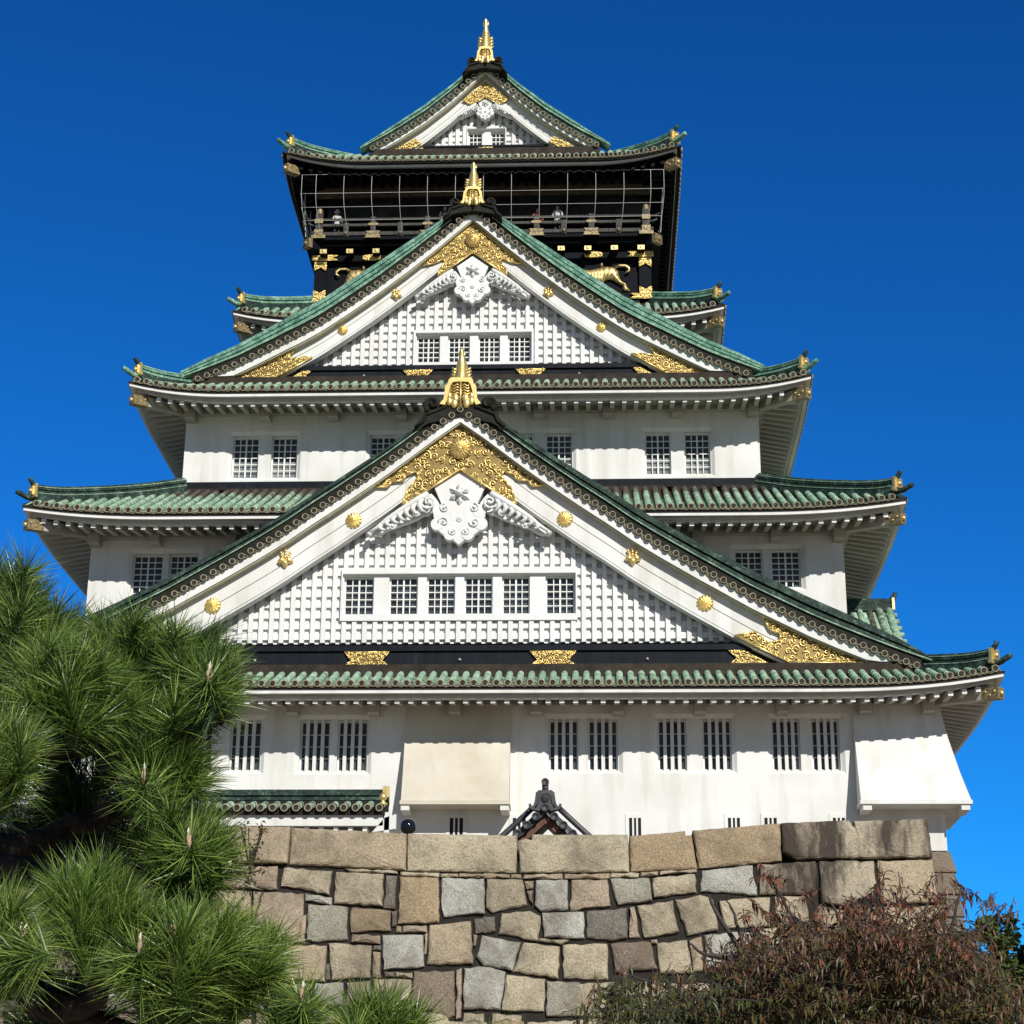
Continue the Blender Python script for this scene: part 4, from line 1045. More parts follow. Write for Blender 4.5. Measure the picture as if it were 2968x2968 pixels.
# safety net hung from the top eaves in front of the balcony
mb = MB(); mb.smooth = True
def net_y(t): return 3.36+0.95*(t**3)-0.06*sin(pi*t)
def net_pt(x, t):      # t = 0 at the eaves, 1 at the balcony edge
    z = 37.50+(35.30-37.50)*t
    q = 1-0.06*max(0, t-0.3)**2
    return (x*q, net_y(t), z)
NX = [-6.62, -6.09]+[-5.06+1.03*k for k in range(11)]+[6.22, 6.70]
for x in NX: mb.tube([net_pt(x, t/10) for t in range(11)], 0.008, 4)
for t in (0, 0.36, 0.585, 0.77): mb.tube([net_pt(-6.62+13.32*k/20, t) for k in range(21)], 0.008, 4)
for sx in (-1, 1):
    for dy in (1.2, 2.6, 4.2, 6.0, 8.0): mb.tube([(sx*(6.68-0.12*(t/8)**2), 3.4+dy, 37.5-2.2*t/8) for t in range(9)], 0.011, 4)
    for t in (0.36, 0.585, 0.77, 0.95): mb.tube([Vector(net_pt(sx*6.65, t)), (sx*(6.68-0.1*t), net_y(t)+0.3, 37.5-2.2*t), (sx*(6.68-0.1*t), 12, 37.5-2.2*t)], 0.010, 4)
net = mb.build('safety_net', 'wire_white'); tag(net, 'pale cords of the safety net hung from the top eaves around the dark balcony', 'net')

# ------------------------------------------------------------------ masonry: terrace wall and the tower's stone base
PAL = dict(t=(0.467, 0.376, 0.251), y=(0.513, 0.445, 0.308), g=(0.490, 0.490, 0.433), e=(0.353, 0.342, 0.274), d=(0.228, 0.177, 0.131), o=(0.40, 0.30, 0.18), p=(0.433, 0.342, 0.251), k=(0.171, 0.160, 0.137), s=(0.479, 0.410, 0.296))
PK = 'tygedopks'
t = NT('granite'); rp = t.n.new('ShaderNodeValToRGB'); rp.color_ramp.interpolation = 'CONSTANT'; e = rp.color_ramp.elements
while len(e) < len(PK): e.new(0.5)
for i, ch in enumerate(PK): e[i].position = i/10; e[i].color = (*PAL[ch], 1)
at = t.attr(); t.l.new(at, rp.inputs[0])
n1 = t.noise(1.6, 5, 0.65); n2 = t.noise(38, 4, 0.7); n3 = t.noise(5, 6, 0.7)
c = t.mix(t.ramp(n1, [(0.35, 0.0), (0.75, 0.55)]), rp.outputs[0], t.mix(0.6, rp.outputs[0], (0.20, 0.15, 0.10)))
c = t.mix(t.ramp(n2, [(0.36, 0.55), (0.52, 0.0)]), c, (0.10, 0.08, 0.06))
c = t.mix(t.ramp(n2, [(0.55, 0.0), (0.70, 0.5)]), c, (0.62, 0.58, 0.50))
st = t.noise(1.0, 5, 0.6, t.mapv((2.4, 2.4, 0.5)))
dirt = t.math('MULTIPLY', t.ramp(st, [(0.42, 0.0), (0.56, 0.92)]), t.ramp(at, [(0.79, 0.0), (0.80, 1.0)]))
w2 = t.noise(0.9, 6, 0.7, t.mapv((1, 1, 0.8))); c = t.mix(t.ramp(w2, [(0.46, 0.0), (0.66, 0.72)]), c, (0.12, 0.095, 0.07))
c = t.mix(dirt, c, (0.045, 0.035, 0.028))
c = t.mix(t.ramp(n3, [(0.62, 0.0), (0.8, 0.5)]), c, (0.07, 0.055, 0.04))
t.col(c).pbr(0.9, 0, 0.2).bump(t.mix(0.45, n2, n3), 0.8, 0.05)
simple('joint_dark', (0.016, 0.013, 0.010), 0.95, var=0.4)
def stone(mb, poly, yf, key, rnd, depth=0.35, inset=0.016, bulge=0.030, jit=0.013):
    """one rough-hewn block; yf(z) gives the wall plane"""
    a = sum(poly[i][0]*poly[(i+1) % len(poly)][1]-poly[(i+1) % len(poly)][0]*poly[i][1] for i in range(len(poly)))
    if a < 0: poly = poly[::-1]
    pts = []
    for (x0, z0), (x1, z1) in zip(poly, poly[1:]+poly[:1]):
        n = max(1, int(hypot(x1-x0, z1-z0)/0.09))
        for k in range(n):
            t_ = k/n; jj = jit*(0.5 if k == 0 else 1)
            pts.append((x0+(x1-x0)*t_+rnd.uniform(-jj, jj), z0+(z1-z0)*t_+rnd.uniform(-jj, jj)))
    cx = sum(p[0] for p in pts)/len(pts); cz = sum(p[1] for p in pts)/len(pts)
    size = min(max(p[0] for p in pts)-min(p[0] for p in pts), max(p[1] for p in pts)-min(p[1] for p in pts))
    mb.tint = PK.index(key)/10+0.05; b = bulge*min(1, size/0.5)*rnd.uniform(0.5, 1.2)
    tx, tz = rnd.uniform(-0.05, 0.05), rnd.uniform(-0.06, 0.06)
    def ring(dist, out, jy):
        r = []
        for x, z in pts:
            d = hypot(x-cx, z-cz); q = max(0.0, 1-dist/max(d, 1e-4)); xx, zz = cx+(x-cx)*q, cz+(z-cz)*q
            r.append((xx, yf(zz)-out+rnd.uniform(-jy, jy)+(tx*(xx-cx)+tz*(zz-cz))*(0 if out < -0.1 else 1), zz))
        return r
    m = min(inset, size*0.2)
    mb.smooth = False
    rr = [ring(0.004, -depth, 0), ring(0.003, 0.0, 0.008), ring(m, 0.018+0.3*b, 0.007), ring(m*2.5, 0.022+0.6*b, 0.008), ring(min(size*0.3, m*6), 0.022+b, 0.006)]
    idx = [[mb.V(p) for p in r] for r in rr]; n = len(pts)
    for a_, b_ in zip(idx, idx[1:]):
        for k in range(n): mb.F((a_[k], a_[(k+1) % n], b_[(k+1) % n], b_[k]))
    c_ = mb.V((cx, yf(cz)-0.04-b*1.05, cz))
    for k in range(n): mb.F((idx[-1][k], idx[-1][(k+1) % n], c_))
COPING = [('t',-3.53,7.05,-2.61,7.04,-2.56,6.45,-3.46,6.45),
('t',-2.60,7.04,-0.50,6.99,-0.51,6.44,-1.20,6.44,-2.55,6.45),
('t',-0.49,6.99,0.67,6.93,0.68,6.86,0.76,6.85,0.76,6.93,1.25,6.89,1.27,6.33,-0.50,6.42),
('y',1.26,6.89,2.91,6.87,2.91,6.30,1.28,6.32),
('y',3.13,6.88,4.56,6.88,4.58,6.31,2.95,6.30,2.93,6.78,3.02,6.82,3.12,6.79),
('o',4.57,6.85,5.41,6.94,5.42,6.87,5.51,6.87,5.58,6.36,4.59,6.31),
('o',5.52,6.95,6.82,7.05,6.82,6.47,5.59,6.36),
('s',6.83,7.05,7.75,7.10,7.84,7.10,7.84,7.02,7.91,7.01,7.92,7.09,9.01,7.12,9.04,6.54,7.03,6.50,6.84,6.61)]
STONES = [('y',0.33,6.36,1.14,6.33,1.14,6.28,0.42,6.32),
('y',1.16,6.31,1.76,6.30,1.76,6.24,1.18,6.26),
('y',1.77,6.29,2.04,6.29,2.04,6.24,1.78,6.24),
('t',2.05,6.29,2.61,6.28,2.61,6.22,2.05,6.24),
('t',2.42,6.30,2.81,6.28,2.81,6.22,2.42,6.22),
('t',2.82,6.28,2.98,6.28,2.98,6.21,2.82,6.21),
('t',3.61,6.28,4.29,6.29,4.28,6.22,3.61,6.21),
('t',4.73,6.31,5.00,6.32,4.99,6.26,4.74,6.24),
('y',3.00,6.28,3.59,6.28,3.59,6.21,3.00,6.21),
('y',4.30,6.30,4.72,6.30,4.71,6.24,4.29,6.23),
('y',5.01,6.32,5.56,6.36,5.56,6.32,5.01,6.27),
('p',-1.64,6.41,-0.65,6.39,-0.64,6.04,-1.62,6.08),
('p',-0.85,6.01,-0.24,5.99,-0.22,5.70,-0.30,5.27,-0.79,5.27,-0.97,5.53),
('p',1.24,5.51,1.60,5.52,1.61,5.42,1.24,5.41),
('p',2.05,4.87,2.13,4.91,2.14,4.18,2.06,4.16),
('p',1.57,5.39,1.62,5.41,1.61,5.10,1.58,5.08),
('y',-0.57,6.38,0.17,6.33,0.14,5.97,-0.59,6.10),
('y',0.21,6.32,0.94,6.28,0.94,5.79,0.21,5.84),
('y',0.17,5.25,0.80,5.22,0.81,4.75,0.24,4.71),
('y',1.17,4.84,1.42,4.83,1.42,4.75,1.17,4.77),
('y',0.84,4.74,1.41,4.73,1.39,4.42,0.85,4.42),
('y',-0.43,4.67,-0.04,4.66,-0.02,4.36,-0.43,4.36),
('y',0.46,4.68,0.81,4.72,0.83,4.36,0.47,4.36),
('y',2.17,4.26,2.46,4.25,2.48,4.11,2.15,4.10),
('k',0.97,6.27,1.13,6.26,1.13,5.75,0.95,5.77),
('k',1.07,5.73,1.16,5.73,1.15,5.51,1.09,5.50),
('k',2.29,5.62,2.59,5.63,2.60,5.43,2.31,5.39),
('k',0.14,4.95,0.20,4.95,0.22,4.72,0.16,4.71),
('k',0.82,5.22,0.94,5.23,0.94,5.15,0.82,5.15),
('k',0.99,4.84,1.15,4.84,1.15,4.77,1.01,4.77),
('o',1.17,6.25,1.75,6.23,1.78,5.55,1.17,5.53),
('o',0.49,5.78,1.06,5.73,1.08,5.43,0.48,5.41,0.46,5.71),
('g',1.79,6.23,2.43,6.21,2.45,5.69,1.84,5.63,1.79,5.88),
('g',-0.23,5.99,0.18,5.93,0.18,5.82,-0.22,5.88),
('g',0.95,5.37,1.56,5.38,1.59,4.91,0.99,4.86),
('g',0.00,4.68,0.42,4.68,0.44,4.36,0.01,4.36),
('t',-1.61,6.04,-1.02,6.02,-1.01,5.60,-1.57,5.57),
('t',-0.99,6.03,-0.86,6.01,-0.97,5.58,-1.00,5.60),
('t',-0.26,5.65,-0.19,5.68,-0.18,5.25,-0.29,5.26),
('t',1.15,5.51,1.22,5.51,1.23,5.41,1.15,5.41),
('t',0.50,5.39,0.93,5.37,0.93,5.24,0.50,5.27),
('t',1.63,5.52,2.25,5.59,2.29,4.96,1.99,4.94,1.62,4.95),
('t',2.29,5.39,2.35,5.38,2.33,5.21,2.29,5.21),
('t',-0.46,5.23,0.15,5.22,0.15,4.69,-0.48,4.71),
('t',0.82,5.13,0.94,5.13,0.96,4.75,0.83,4.77),
('e',-0.17,5.83,0.42,5.79,0.45,5.30,-0.07,5.27,-0.16,5.32),
('d',1.43,4.85,2.03,4.86,2.05,4.21,1.97,4.17,1.41,4.38),
('g',2.16,4.90,2.44,4.92,2.77,4.85,2.70,4.30,2.16,4.31),
('y',2.46,6.20,3.00,6.20,3.07,5.81,2.82,5.77,2.55,5.69,2.46,5.78),
('y',4.91,6.22,5.54,6.29,5.56,6.00,4.92,5.93),
('y',2.69,5.69,3.11,5.74,3.27,5.66,3.23,5.29,2.65,5.39),
('y',4.68,5.81,5.20,5.89,5.28,5.43,4.77,5.33),
('y',5.23,5.90,5.61,5.98,5.79,5.90,5.85,5.46,5.39,5.37),
('y',3.01,5.27,3.55,5.21,3.53,4.75,2.87,4.84),
('y',3.58,5.23,4.24,5.26,4.25,4.74,3.60,4.75),
('y',4.95,5.26,5.40,5.31,5.46,4.83,4.99,4.82),
('y',3.23,5.33,3.70,5.30,3.57,5.24,3.24,5.29),
('y',4.86,5.31,4.97,5.32,4.97,5.26,4.87,5.26),
('y',2.78,4.81,3.34,4.75,3.33,4.28,2.71,4.29),
('y',2.57,4.26,3.00,4.22,3.01,4.12,2.57,4.12),
('t',3.02,6.18,3.16,6.18,3.16,6.07,3.05,6.05),
('t',5.42,5.31,5.61,5.37,5.61,4.86,5.47,4.84),
('p',3.06,6.03,3.15,6.04,3.15,5.84,3.10,5.88),
('p',3.71,6.20,4.25,6.20,4.29,5.81,3.69,5.73),
('p',4.57,5.79,4.64,5.80,4.72,5.33,4.55,5.33),
('g',3.19,6.19,3.66,6.20,3.67,5.75,3.26,5.72,3.17,5.81),
('g',5.63,6.33,6.39,6.41,6.44,5.97,6.13,5.99,5.61,6.02),
('g',3.29,5.71,3.90,5.72,3.91,5.33,3.31,5.34),
('g',2.41,5.38,2.99,5.27,2.87,4.86,2.56,4.92,2.44,4.92,2.33,5.06),
('g',5.64,5.38,6.04,5.43,6.35,5.42,6.33,4.95,5.65,4.90),
('e',4.28,6.22,4.86,6.23,4.90,5.89,4.40,5.81),
('e',3.35,4.72,3.84,4.70,3.88,4.21,3.35,4.21),
('k',2.42,5.65,2.59,5.64,2.61,5.43,2.43,5.40),
('k',3.94,5.73,4.54,5.78,4.53,5.33,4.30,5.29,3.93,5.34),
('d',4.28,5.26,4.86,5.29,4.96,4.89,4.34,4.84),
('y',5.87,5.88,6.46,5.94,6.62,5.93,6.60,5.51,5.94,5.48),
('y',6.68,5.95,7.13,5.96,7.20,5.53,6.72,5.51),
('y',6.42,5.48,6.91,5.51,6.94,4.99,6.40,4.96),
('s',6.49,6.43,7.32,6.47,7.31,6.03,7.02,5.97,6.47,5.97),
('s',7.36,6.48,8.17,6.49,8.19,6.03,7.71,5.80,7.35,5.87),
('t',8.22,6.49,9.03,6.50,9.06,5.87,8.23,5.85),
('t',7.31,5.82,7.68,5.75,7.66,5.39,7.01,5.41,7.22,5.53),
('t',7.73,5.73,8.20,5.80,8.23,5.28,7.70,5.28),
('t',8.26,5.80,9.07,5.83,9.10,5.26,8.26,5.26),
('t',6.99,5.37,7.64,5.36,7.61,4.92,6.97,4.95),
('t',7.67,5.25,8.38,5.24,8.35,4.77,7.64,4.79),
('t',8.42,5.23,9.10,5.23,9.14,4.73,8.39,4.73),
('e',-6.41,6.36,-5.87,6.36,-5.78,5.87,-6.35,5.88),
('o',-5.84,6.34,-5.24,6.38,-5.13,5.87,-5.78,5.85),
('t',-5.19,6.39,-4.74,6.36,-4.68,5.85,-5.09,5.84),
('o',-4.70,6.38,-4.23,6.39,-4.16,5.88,-4.64,5.85),
('k',-4.17,6.37,-3.52,6.36,-3.45,5.85,-4.10,5.84),
('y',-3.46,6.37,-2.81,6.36,-2.78,5.86,-3.40,5.84),
('y',-2.79,6.34,-2.29,6.38,-2.25,5.87,-2.74,5.88),
('y',-2.30,6.36,-1.71,6.35,-1.65,5.85,-2.20,5.87),
('y',-6.13,5.82,-5.61,5.80,-5.58,5.35,-6.02,5.31),
('e',-5.57,5.80,-5.12,5.83,-5.05,5.33,-5.52,5.33),
('p',-5.08,5.81,-4.52,5.83,-4.41,5.34,-5.01,5.36),
('e',-4.48,5.82,-3.95,5.85,-3.89,5.34,-4.39,5.34),
('o',-3.94,5.85,-3.30,5.80,-3.27,5.34,-3.85,5.35),
('e',-3.25,5.81,-2.80,5.81,-2.75,5.33,-3.19,5.33),
('g',-2.74,5.84,-2.35,5.82,-2.29,5.36,-2.69,5.32),
('g',-2.30,5.81,-1.73,5.84,-1.66,5.33,-2.26,5.36),
('y',-6.15,5.30,-5.73,5.32,-5.67,4.81,-6.10,4.81),
('o',-5.71,5.30,-5.06,5.30,-4.97,4.83,-5.65,4.79),
('k',-5.01,5.27,-4.34,5.32,-4.29,4.81,-4.93,4.79),
('g',-4.29,5.28,-3.75,5.32,-3.73,4.84,-4.23,4.82),
('k',-3.73,5.32,-3.29,5.32,-3.26,4.81,-3.67,4.82),
('y',-3.27,5.31,-2.57,5.30,-2.52,4.83,-3.22,4.82),
('y',-2.56,5.31,-1.89,5.32,-1.85,4.83,-2.49,4.83),
('g',-1.88,5.30,-1.60,5.30,-1.54,4.85,-1.85,4.84),
('t',-6.28,5.30,-5.90,5.29,-5.83,4.79,-6.20,4.78),
('g',-5.83,5.28,-5.38,5.30,-5.27,4.77,-5.78,4.81),
('k',-5.32,5.30,-4.77,5.30,-4.71,4.77,-5.25,4.76),
('t',-4.76,5.28,-4.22,5.30,-4.17,4.79,-4.66,4.76),
('p',-4.21,5.27,-3.67,5.27,-3.61,4.79,-4.13,4.81),
('y',-3.63,5.27,-3.17,5.30,-3.12,4.79,-3.58,4.78),
('t',-3.13,5.27,-2.66,5.31,-2.58,4.78,-3.08,4.80),
('g',-2.61,5.27,-2.17,5.31,-2.15,4.79,-2.52,4.81),
('g',-2.15,5.28,-1.70,5.30,-1.67,4.78,-2.10,4.77),
('g',-1.66,5.29,-1.17,5.31,-1.14,4.79,-1.63,4.80),
('k',-1.13,5.31,-0.65,5.28,-0.57,4.80,-1.11,4.79),
('g',-6.21,4.74,-5.70,4.73,-5.65,4.24,-6.10,4.24),
('p',-5.67,4.75,-5.12,4.73,-5.05,4.26,-5.62,4.26),
('k',-5.04,4.75,-4.40,4.75,-4.32,4.25,-5.00,4.26),
('k',-4.34,4.73,-3.76,4.73,-3.66,4.26,-4.29,4.28),
('p',-3.72,4.77,-3.28,4.77,-3.19,4.25,-3.62,4.28),
('e',-3.24,4.77,-2.54,4.77,-2.52,4.25,-3.19,4.27),
('e',-2.54,4.76,-1.90,4.76,-1.87,4.27,-2.44,4.28),
('y',-1.84,4.78,-1.31,4.76,-1.27,4.29,-1.81,4.26),
('e',-1.25,4.77,-0.66,4.75,-0.62,4.29,-1.21,4.25),
('o',-6.00,4.24,-5.60,4.21,-5.51,3.73,-5.91,3.76),
('o',-5.57,4.20,-5.08,4.23,-4.98,3.74,-5.47,3.73),
('p',-5.00,4.21,-4.52,4.24,-4.43,3.74,-4.96,3.76),
('t',-4.44,4.25,-4.00,4.24,-3.93,3.75,-4.40,3.75),
('y',-3.97,4.21,-3.43,4.24,-3.38,3.77,-3.89,3.74),
('g',-3.37,4.22,-2.95,4.21,-2.91,3.75,-3.30,3.74),
('y',-2.91,4.24,-2.37,4.22,-2.33,3.74,-2.83,3.73),
('p',-2.31,4.21,-1.82,4.24,-1.77,3.76,-2.27,3.75),
('g',-1.79,4.23,-1.43,4.25,-1.39,3.78,-1.75,3.75),
('p',-1.36,4.22,-0.90,4.22,-0.84,3.78,-1.36,3.77),
('t',-0.82,4.25,-0.54,4.23,-0.54,3.75,-0.80,3.74),
('e',-5.83,3.71,-5.27,3.72,-5.16,3.25,-5.79,3.22),
('g',-5.19,3.71,-4.71,3.73,-4.62,3.25,-5.14,3.26),
('k',-4.67,3.71,-4.17,3.72,-4.07,3.24,-4.60,3.24),
('g',-4.12,3.71,-3.40,3.71,-3.38,3.27,-4.04,3.24),
('y',-3.40,3.73,-2.80,3.74,-2.77,3.25,-3.32,3.23),
('k',-2.78,3.71,-2.36,3.70,-2.35,3.25,-2.72,3.25),
('y',-2.34,3.70,-1.96,3.69,-1.88,3.24,-2.27,3.25),
('t',-1.89,3.71,-1.37,3.74,-1.31,3.23,-1.86,3.27),
('y',-1.34,3.72,-0.96,3.74,-0.92,3.27,-1.26,3.24),
('o',-0.89,3.70,-0.54,3.73,-0.48,3.24,-0.90,3.27),
('k',-5.73,3.19,-5.33,3.20,-5.25,2.72,-5.67,2.71),
('y',-5.31,3.20,-4.83,3.18,-4.76,2.75,-5.25,2.72),
('k',-4.76,3.22,-4.23,3.19,-4.14,2.76,-4.71,2.73),
('t',-4.16,3.18,-3.71,3.19,-3.65,2.75,-4.13,2.76),
('y',-3.68,3.21,-3.19,3.19,-3.15,2.74,-3.59,2.72),
('t',-3.17,3.22,-2.75,3.19,-2.69,2.75,-3.07,2.75),
('g',-2.70,3.20,-2.07,3.20,-2.00,2.74,-2.67,2.73),
('y',-2.01,3.23,-1.55,3.21,-1.52,2.74,-1.95,2.76),
('o',-1.52,3.23,-0.95,3.22,-0.95,2.78,-1.52,2.77),
('e',-0.94,3.22,-0.51,3.22,-0.44,2.77,-0.89,2.75),
('t',-0.76,4.26,-0.30,4.27,-0.26,3.76,-0.70,3.76),
('o',-0.21,4.26,0.46,4.24,0.51,3.77,-0.20,3.77),
('t',0.49,4.24,0.98,4.28,1.03,3.80,0.53,3.78),
('g',1.02,4.27,1.40,4.25,1.44,3.80,1.04,3.80),
('y',1.43,4.27,1.96,4.28,1.95,3.78,1.47,3.77),
('g',-0.51,3.73,0.01,3.75,0.07,3.27,-0.48,3.29),
('t',0.03,3.74,0.67,3.77,0.73,3.31,0.11,3.27),
('e',0.75,3.77,1.18,3.78,1.21,3.29,0.72,3.28),
('p',1.23,3.74,1.62,3.74,1.63,3.31,1.23,3.26),
('g',1.68,3.74,2.06,3.76,2.07,3.30,1.66,3.31),
('t',-0.71,3.22,-0.21,3.23,-0.16,2.77,-0.69,2.78),
('y',-0.18,3.26,0.34,3.23,0.36,2.77,-0.15,2.79),
('p',0.41,3.26,0.82,3.25,0.85,2.77,0.43,2.77),
('t',0.86,3.24,1.40,3.27,1.46,2.78,0.88,2.79),
('t',1.46,3.23,1.86,3.25,1.84,2.78,1.46,2.80),
('e',1.85,3.27,2.04,3.26,2.08,2.79,1.87,2.80),
('o',-0.60,2.76,0.05,2.75,0.11,2.28,-0.54,2.28),
('p',0.13,2.74,0.45,2.73,0.48,2.31,0.14,2.31),
('y',0.48,2.73,0.99,2.73,1.03,2.30,0.50,2.32),
('y',1.03,2.75,1.62,2.77,1.66,2.32,1.05,2.29),
('y',1.70,2.77,2.06,2.78,2.07,2.32,1.72,2.33),
('y',1.86,4.16,2.52,4.13,2.53,3.66,1.84,3.69),
('o',2.56,4.15,3.04,4.15,3.05,3.65,2.56,3.66),
('y',3.07,4.13,3.79,4.16,3.78,3.69,3.09,3.69),
('y',3.79,4.18,4.39,4.14,4.39,3.67,3.80,3.66),
('o',4.41,4.15,4.79,4.16,4.80,3.67,4.41,3.67),
('e',4.86,4.14,5.46,4.14,5.44,3.70,4.83,3.67),
('g',5.50,4.14,5.98,4.16,5.96,3.67,5.51,3.68),
('t',6.00,4.17,6.54,4.15,6.48,3.67,5.99,3.66),
('g',6.54,4.17,7.03,4.16,7.02,3.69,6.52,3.69),
('o',7.08,4.16,7.59,4.17,7.52,3.71,7.05,3.68),
('y',7.59,4.17,8.00,4.19,7.99,3.70,7.58,3.70),
('g',8.05,4.16,8.63,4.16,8.61,3.70,8.04,3.71),
('y',8.70,4.19,9.09,4.18,9.04,3.68,8.63,3.71),
('p',1.94,3.65,2.48,3.62,2.44,3.16,1.97,3.13),
('t',2.48,3.61,2.88,3.65,2.88,3.15,2.52,3.17),
('k',2.93,3.65,3.38,3.62,3.38,3.17,2.93,3.17),
('k',3.41,3.61,4.06,3.64,4.04,3.18,3.44,3.18),
('e',4.08,3.62,4.63,3.63,4.62,3.17,4.10,3.15),
('o',4.69,3.65,5.26,3.62,5.21,3.15,4.66,3.18),
('t',5.27,3.65,5.71,3.64,5.69,3.19,5.26,3.19),
('e',5.72,3.64,6.18,3.67,6.15,3.18,5.72,3.19),
('g',6.24,3.65,6.80,3.64,6.79,3.18,6.20,3.19),
('e',6.83,3.64,7.33,3.65,7.29,3.19,6.85,3.17),
('o',7.34,3.63,7.78,3.67,7.75,3.19,7.33,3.18),
('y',7.83,3.66,8.20,3.64,8.16,3.19,7.79,3.17),
('y',8.25,3.63,8.67,3.66,8.63,3.20,8.20,3.19),
('p',8.72,3.66,9.09,3.65,9.04,3.20,8.65,3.20),
('y',1.86,3.13,2.52,3.12,2.52,2.66,1.90,2.65),
('t',2.55,3.11,3.01,3.12,3.01,2.66,2.53,2.66),
('e',3.06,3.14,3.59,3.13,3.63,2.68,3.09,2.66),
('p',3.64,3.12,4.13,3.12,4.16,2.66,3.63,2.67),
('e',4.20,3.15,4.66,3.12,4.63,2.67,4.20,2.67),
('y',4.67,3.13,5.33,3.15,5.31,2.68,4.68,2.67),
('k',5.33,3.13,5.89,3.15,5.85,2.69,5.33,2.69),
('g',5.94,3.13,6.53,3.16,6.51,2.67,5.93,2.69),
('y',6.57,3.13,6.96,3.14,6.95,2.68,6.53,2.70),
('y',6.99,3.14,7.58,3.15,7.55,2.69,6.99,2.69),
('t',7.59,3.14,8.01,3.17,7.97,2.68,7.59,2.69),
('g',8.05,3.14,8.41,3.15,8.37,2.71,8.02,2.68),
('g',8.44,3.16,8.91,3.13,8.86,2.69,8.41,2.71),
('e',8.95,3.16,9.04,3.15,9.02,2.70,8.94,2.71),
('y',3.76,4.69,4.34,4.70,4.36,4.20,3.76,4.22),
('y',4.37,4.69,4.82,4.71,4.80,4.21,4.39,4.21),
('t',4.87,4.72,5.23,4.68,5.23,4.25,4.87,4.24),
('p',5.28,4.68,5.76,4.69,5.75,4.22,5.23,4.22),
('y',5.82,4.70,6.24,4.70,6.22,4.25,5.80,4.23),
('t',6.27,4.71,6.94,4.72,6.92,4.24,6.26,4.23),
('o',3.90,4.20,4.33,4.20,4.32,3.72,3.89,3.70),
('g',4.38,4.18,4.88,4.16,4.84,3.73,4.36,3.73),
('o',4.90,4.17,5.48,4.20,5.46,3.75,4.92,3.71),
('k',5.50,4.20,5.96,4.21,5.96,3.73,5.51,3.75),
('o',6.02,4.19,6.62,4.19,6.59,3.76,6.00,3.75),
('y',6.68,4.21,6.96,4.18,6.91,3.73,6.65,3.75),
('k',7.00,4.69,7.63,4.67,7.59,4.21,6.95,4.23),
('e',7.65,4.68,8.21,4.69,8.13,4.20,7.61,4.23),
('g',8.23,4.70,8.88,4.67,8.85,4.23,8.20,4.24),
('g',8.93,4.67,9.20,4.70,9.13,4.23,8.85,4.20),
('y',6.96,4.18,7.60,4.18,7.57,3.70,6.94,3.71),
('e',7.65,4.19,8.07,4.18,8.01,3.71,7.62,3.73),
('y',8.06,4.16,8.46,4.19,8.42,3.74,8.04,3.72),
('e',8.51,4.20,8.98,4.17,8.96,3.74,8.45,3.71),
('o',9.01,4.16,9.12,4.18,9.09,3.71,8.99,3.70)]

wall = empty('stone_wall', (3, -30, 0)); tag(wall, 'tan and grey granite retaining wall of fitted blocks below the tower', 'wall')
def wpart(mb, name, mats): o = mb.build(name, mats, wall); o.location = (-3, 30, 0); return o
yfw = lambda z: -30.0-0.12*(7.0-z)
rnd = random.Random(5)
pair = lambda f: list(zip(f[0::2], f[1::2]))
for key, *poly in COPING:
    mb = MB(); stone(mb, pair(poly), yfw, key, rnd, 0.9, 0.02, 0.03, 0.006); wpart(mb, 'coping_stone', 'granite')
mb = MB()
for key, *poly in STONES: stone(mb, pair(poly), yfw, key, rnd)
wpart(mb, 'masonry', 'granite')
mb = MB()
mb.rings([[(-16, yfw(z)+0.03, z), (xr, yfw(z)+0.03, z), (xr, -28.9, z), (-16, -28.9, z)] for z, xr in ((0, 9.6), (6.46, 8.95))])
mb.box(-16, -3.6, -29.97, -29.3, 6.46, 7.0)
wpart(mb, 'backing', 'joint_dark')
base = empty('stone_base', (0, -4.2, 5.75)); tag(base, 'dark granite base of the castle tower, seen at its right corner above the wall', 'base')
rnd = random.Random(9); mb = MB(); z = 11.18
bx = lambda z: 14.0+0.10*(11.2-z); by = lambda z: -4.25-0.10*(11.2-z)
while z > 5.8:
    h = 0.62; x = -bx(z); zl = z-h
    while x < bx(z)-0.1:
        w = rnd.uniform(0.7, 1.3); xe = min(bx(z), x+w)
        if bx(z)-xe < 0.5: xe = bx(z)
        right = abs(xe-bx(z)) < 1e-6; left = abs(x+bx(z)) < 1e-6
        stone(mb, [(x+0.012-(0.13 if left else 0), zl+0.012), (xe-0.012+(0.13 if right else 0), zl+0.012), (xe-0.012, z-0.012), (x+0.012, z-0.012)], by, rnd.choice('kkkd'), rnd, 0.6)
        x = xe
    z -= h
o = mb.build('masonry', 'granite', base); o.location = (0, 4.2, -5.75)
mb = MB(); r4 = lambda z, e: [(-bx(z)+e, by(z)+e, z), (bx(z)-e, by(z)+e, z), (bx(z)-e, 2*YC-by(z)-e, z), (-bx(z)+e, 2*YC-by(z)-e, z)]
mb.rings([r4(5.7, 0.1), r4(11.17, 0.1)]); mb.tint = 0.75
o = mb.build('core', 'granite', base); o.location = (0, 4.2, -5.75)

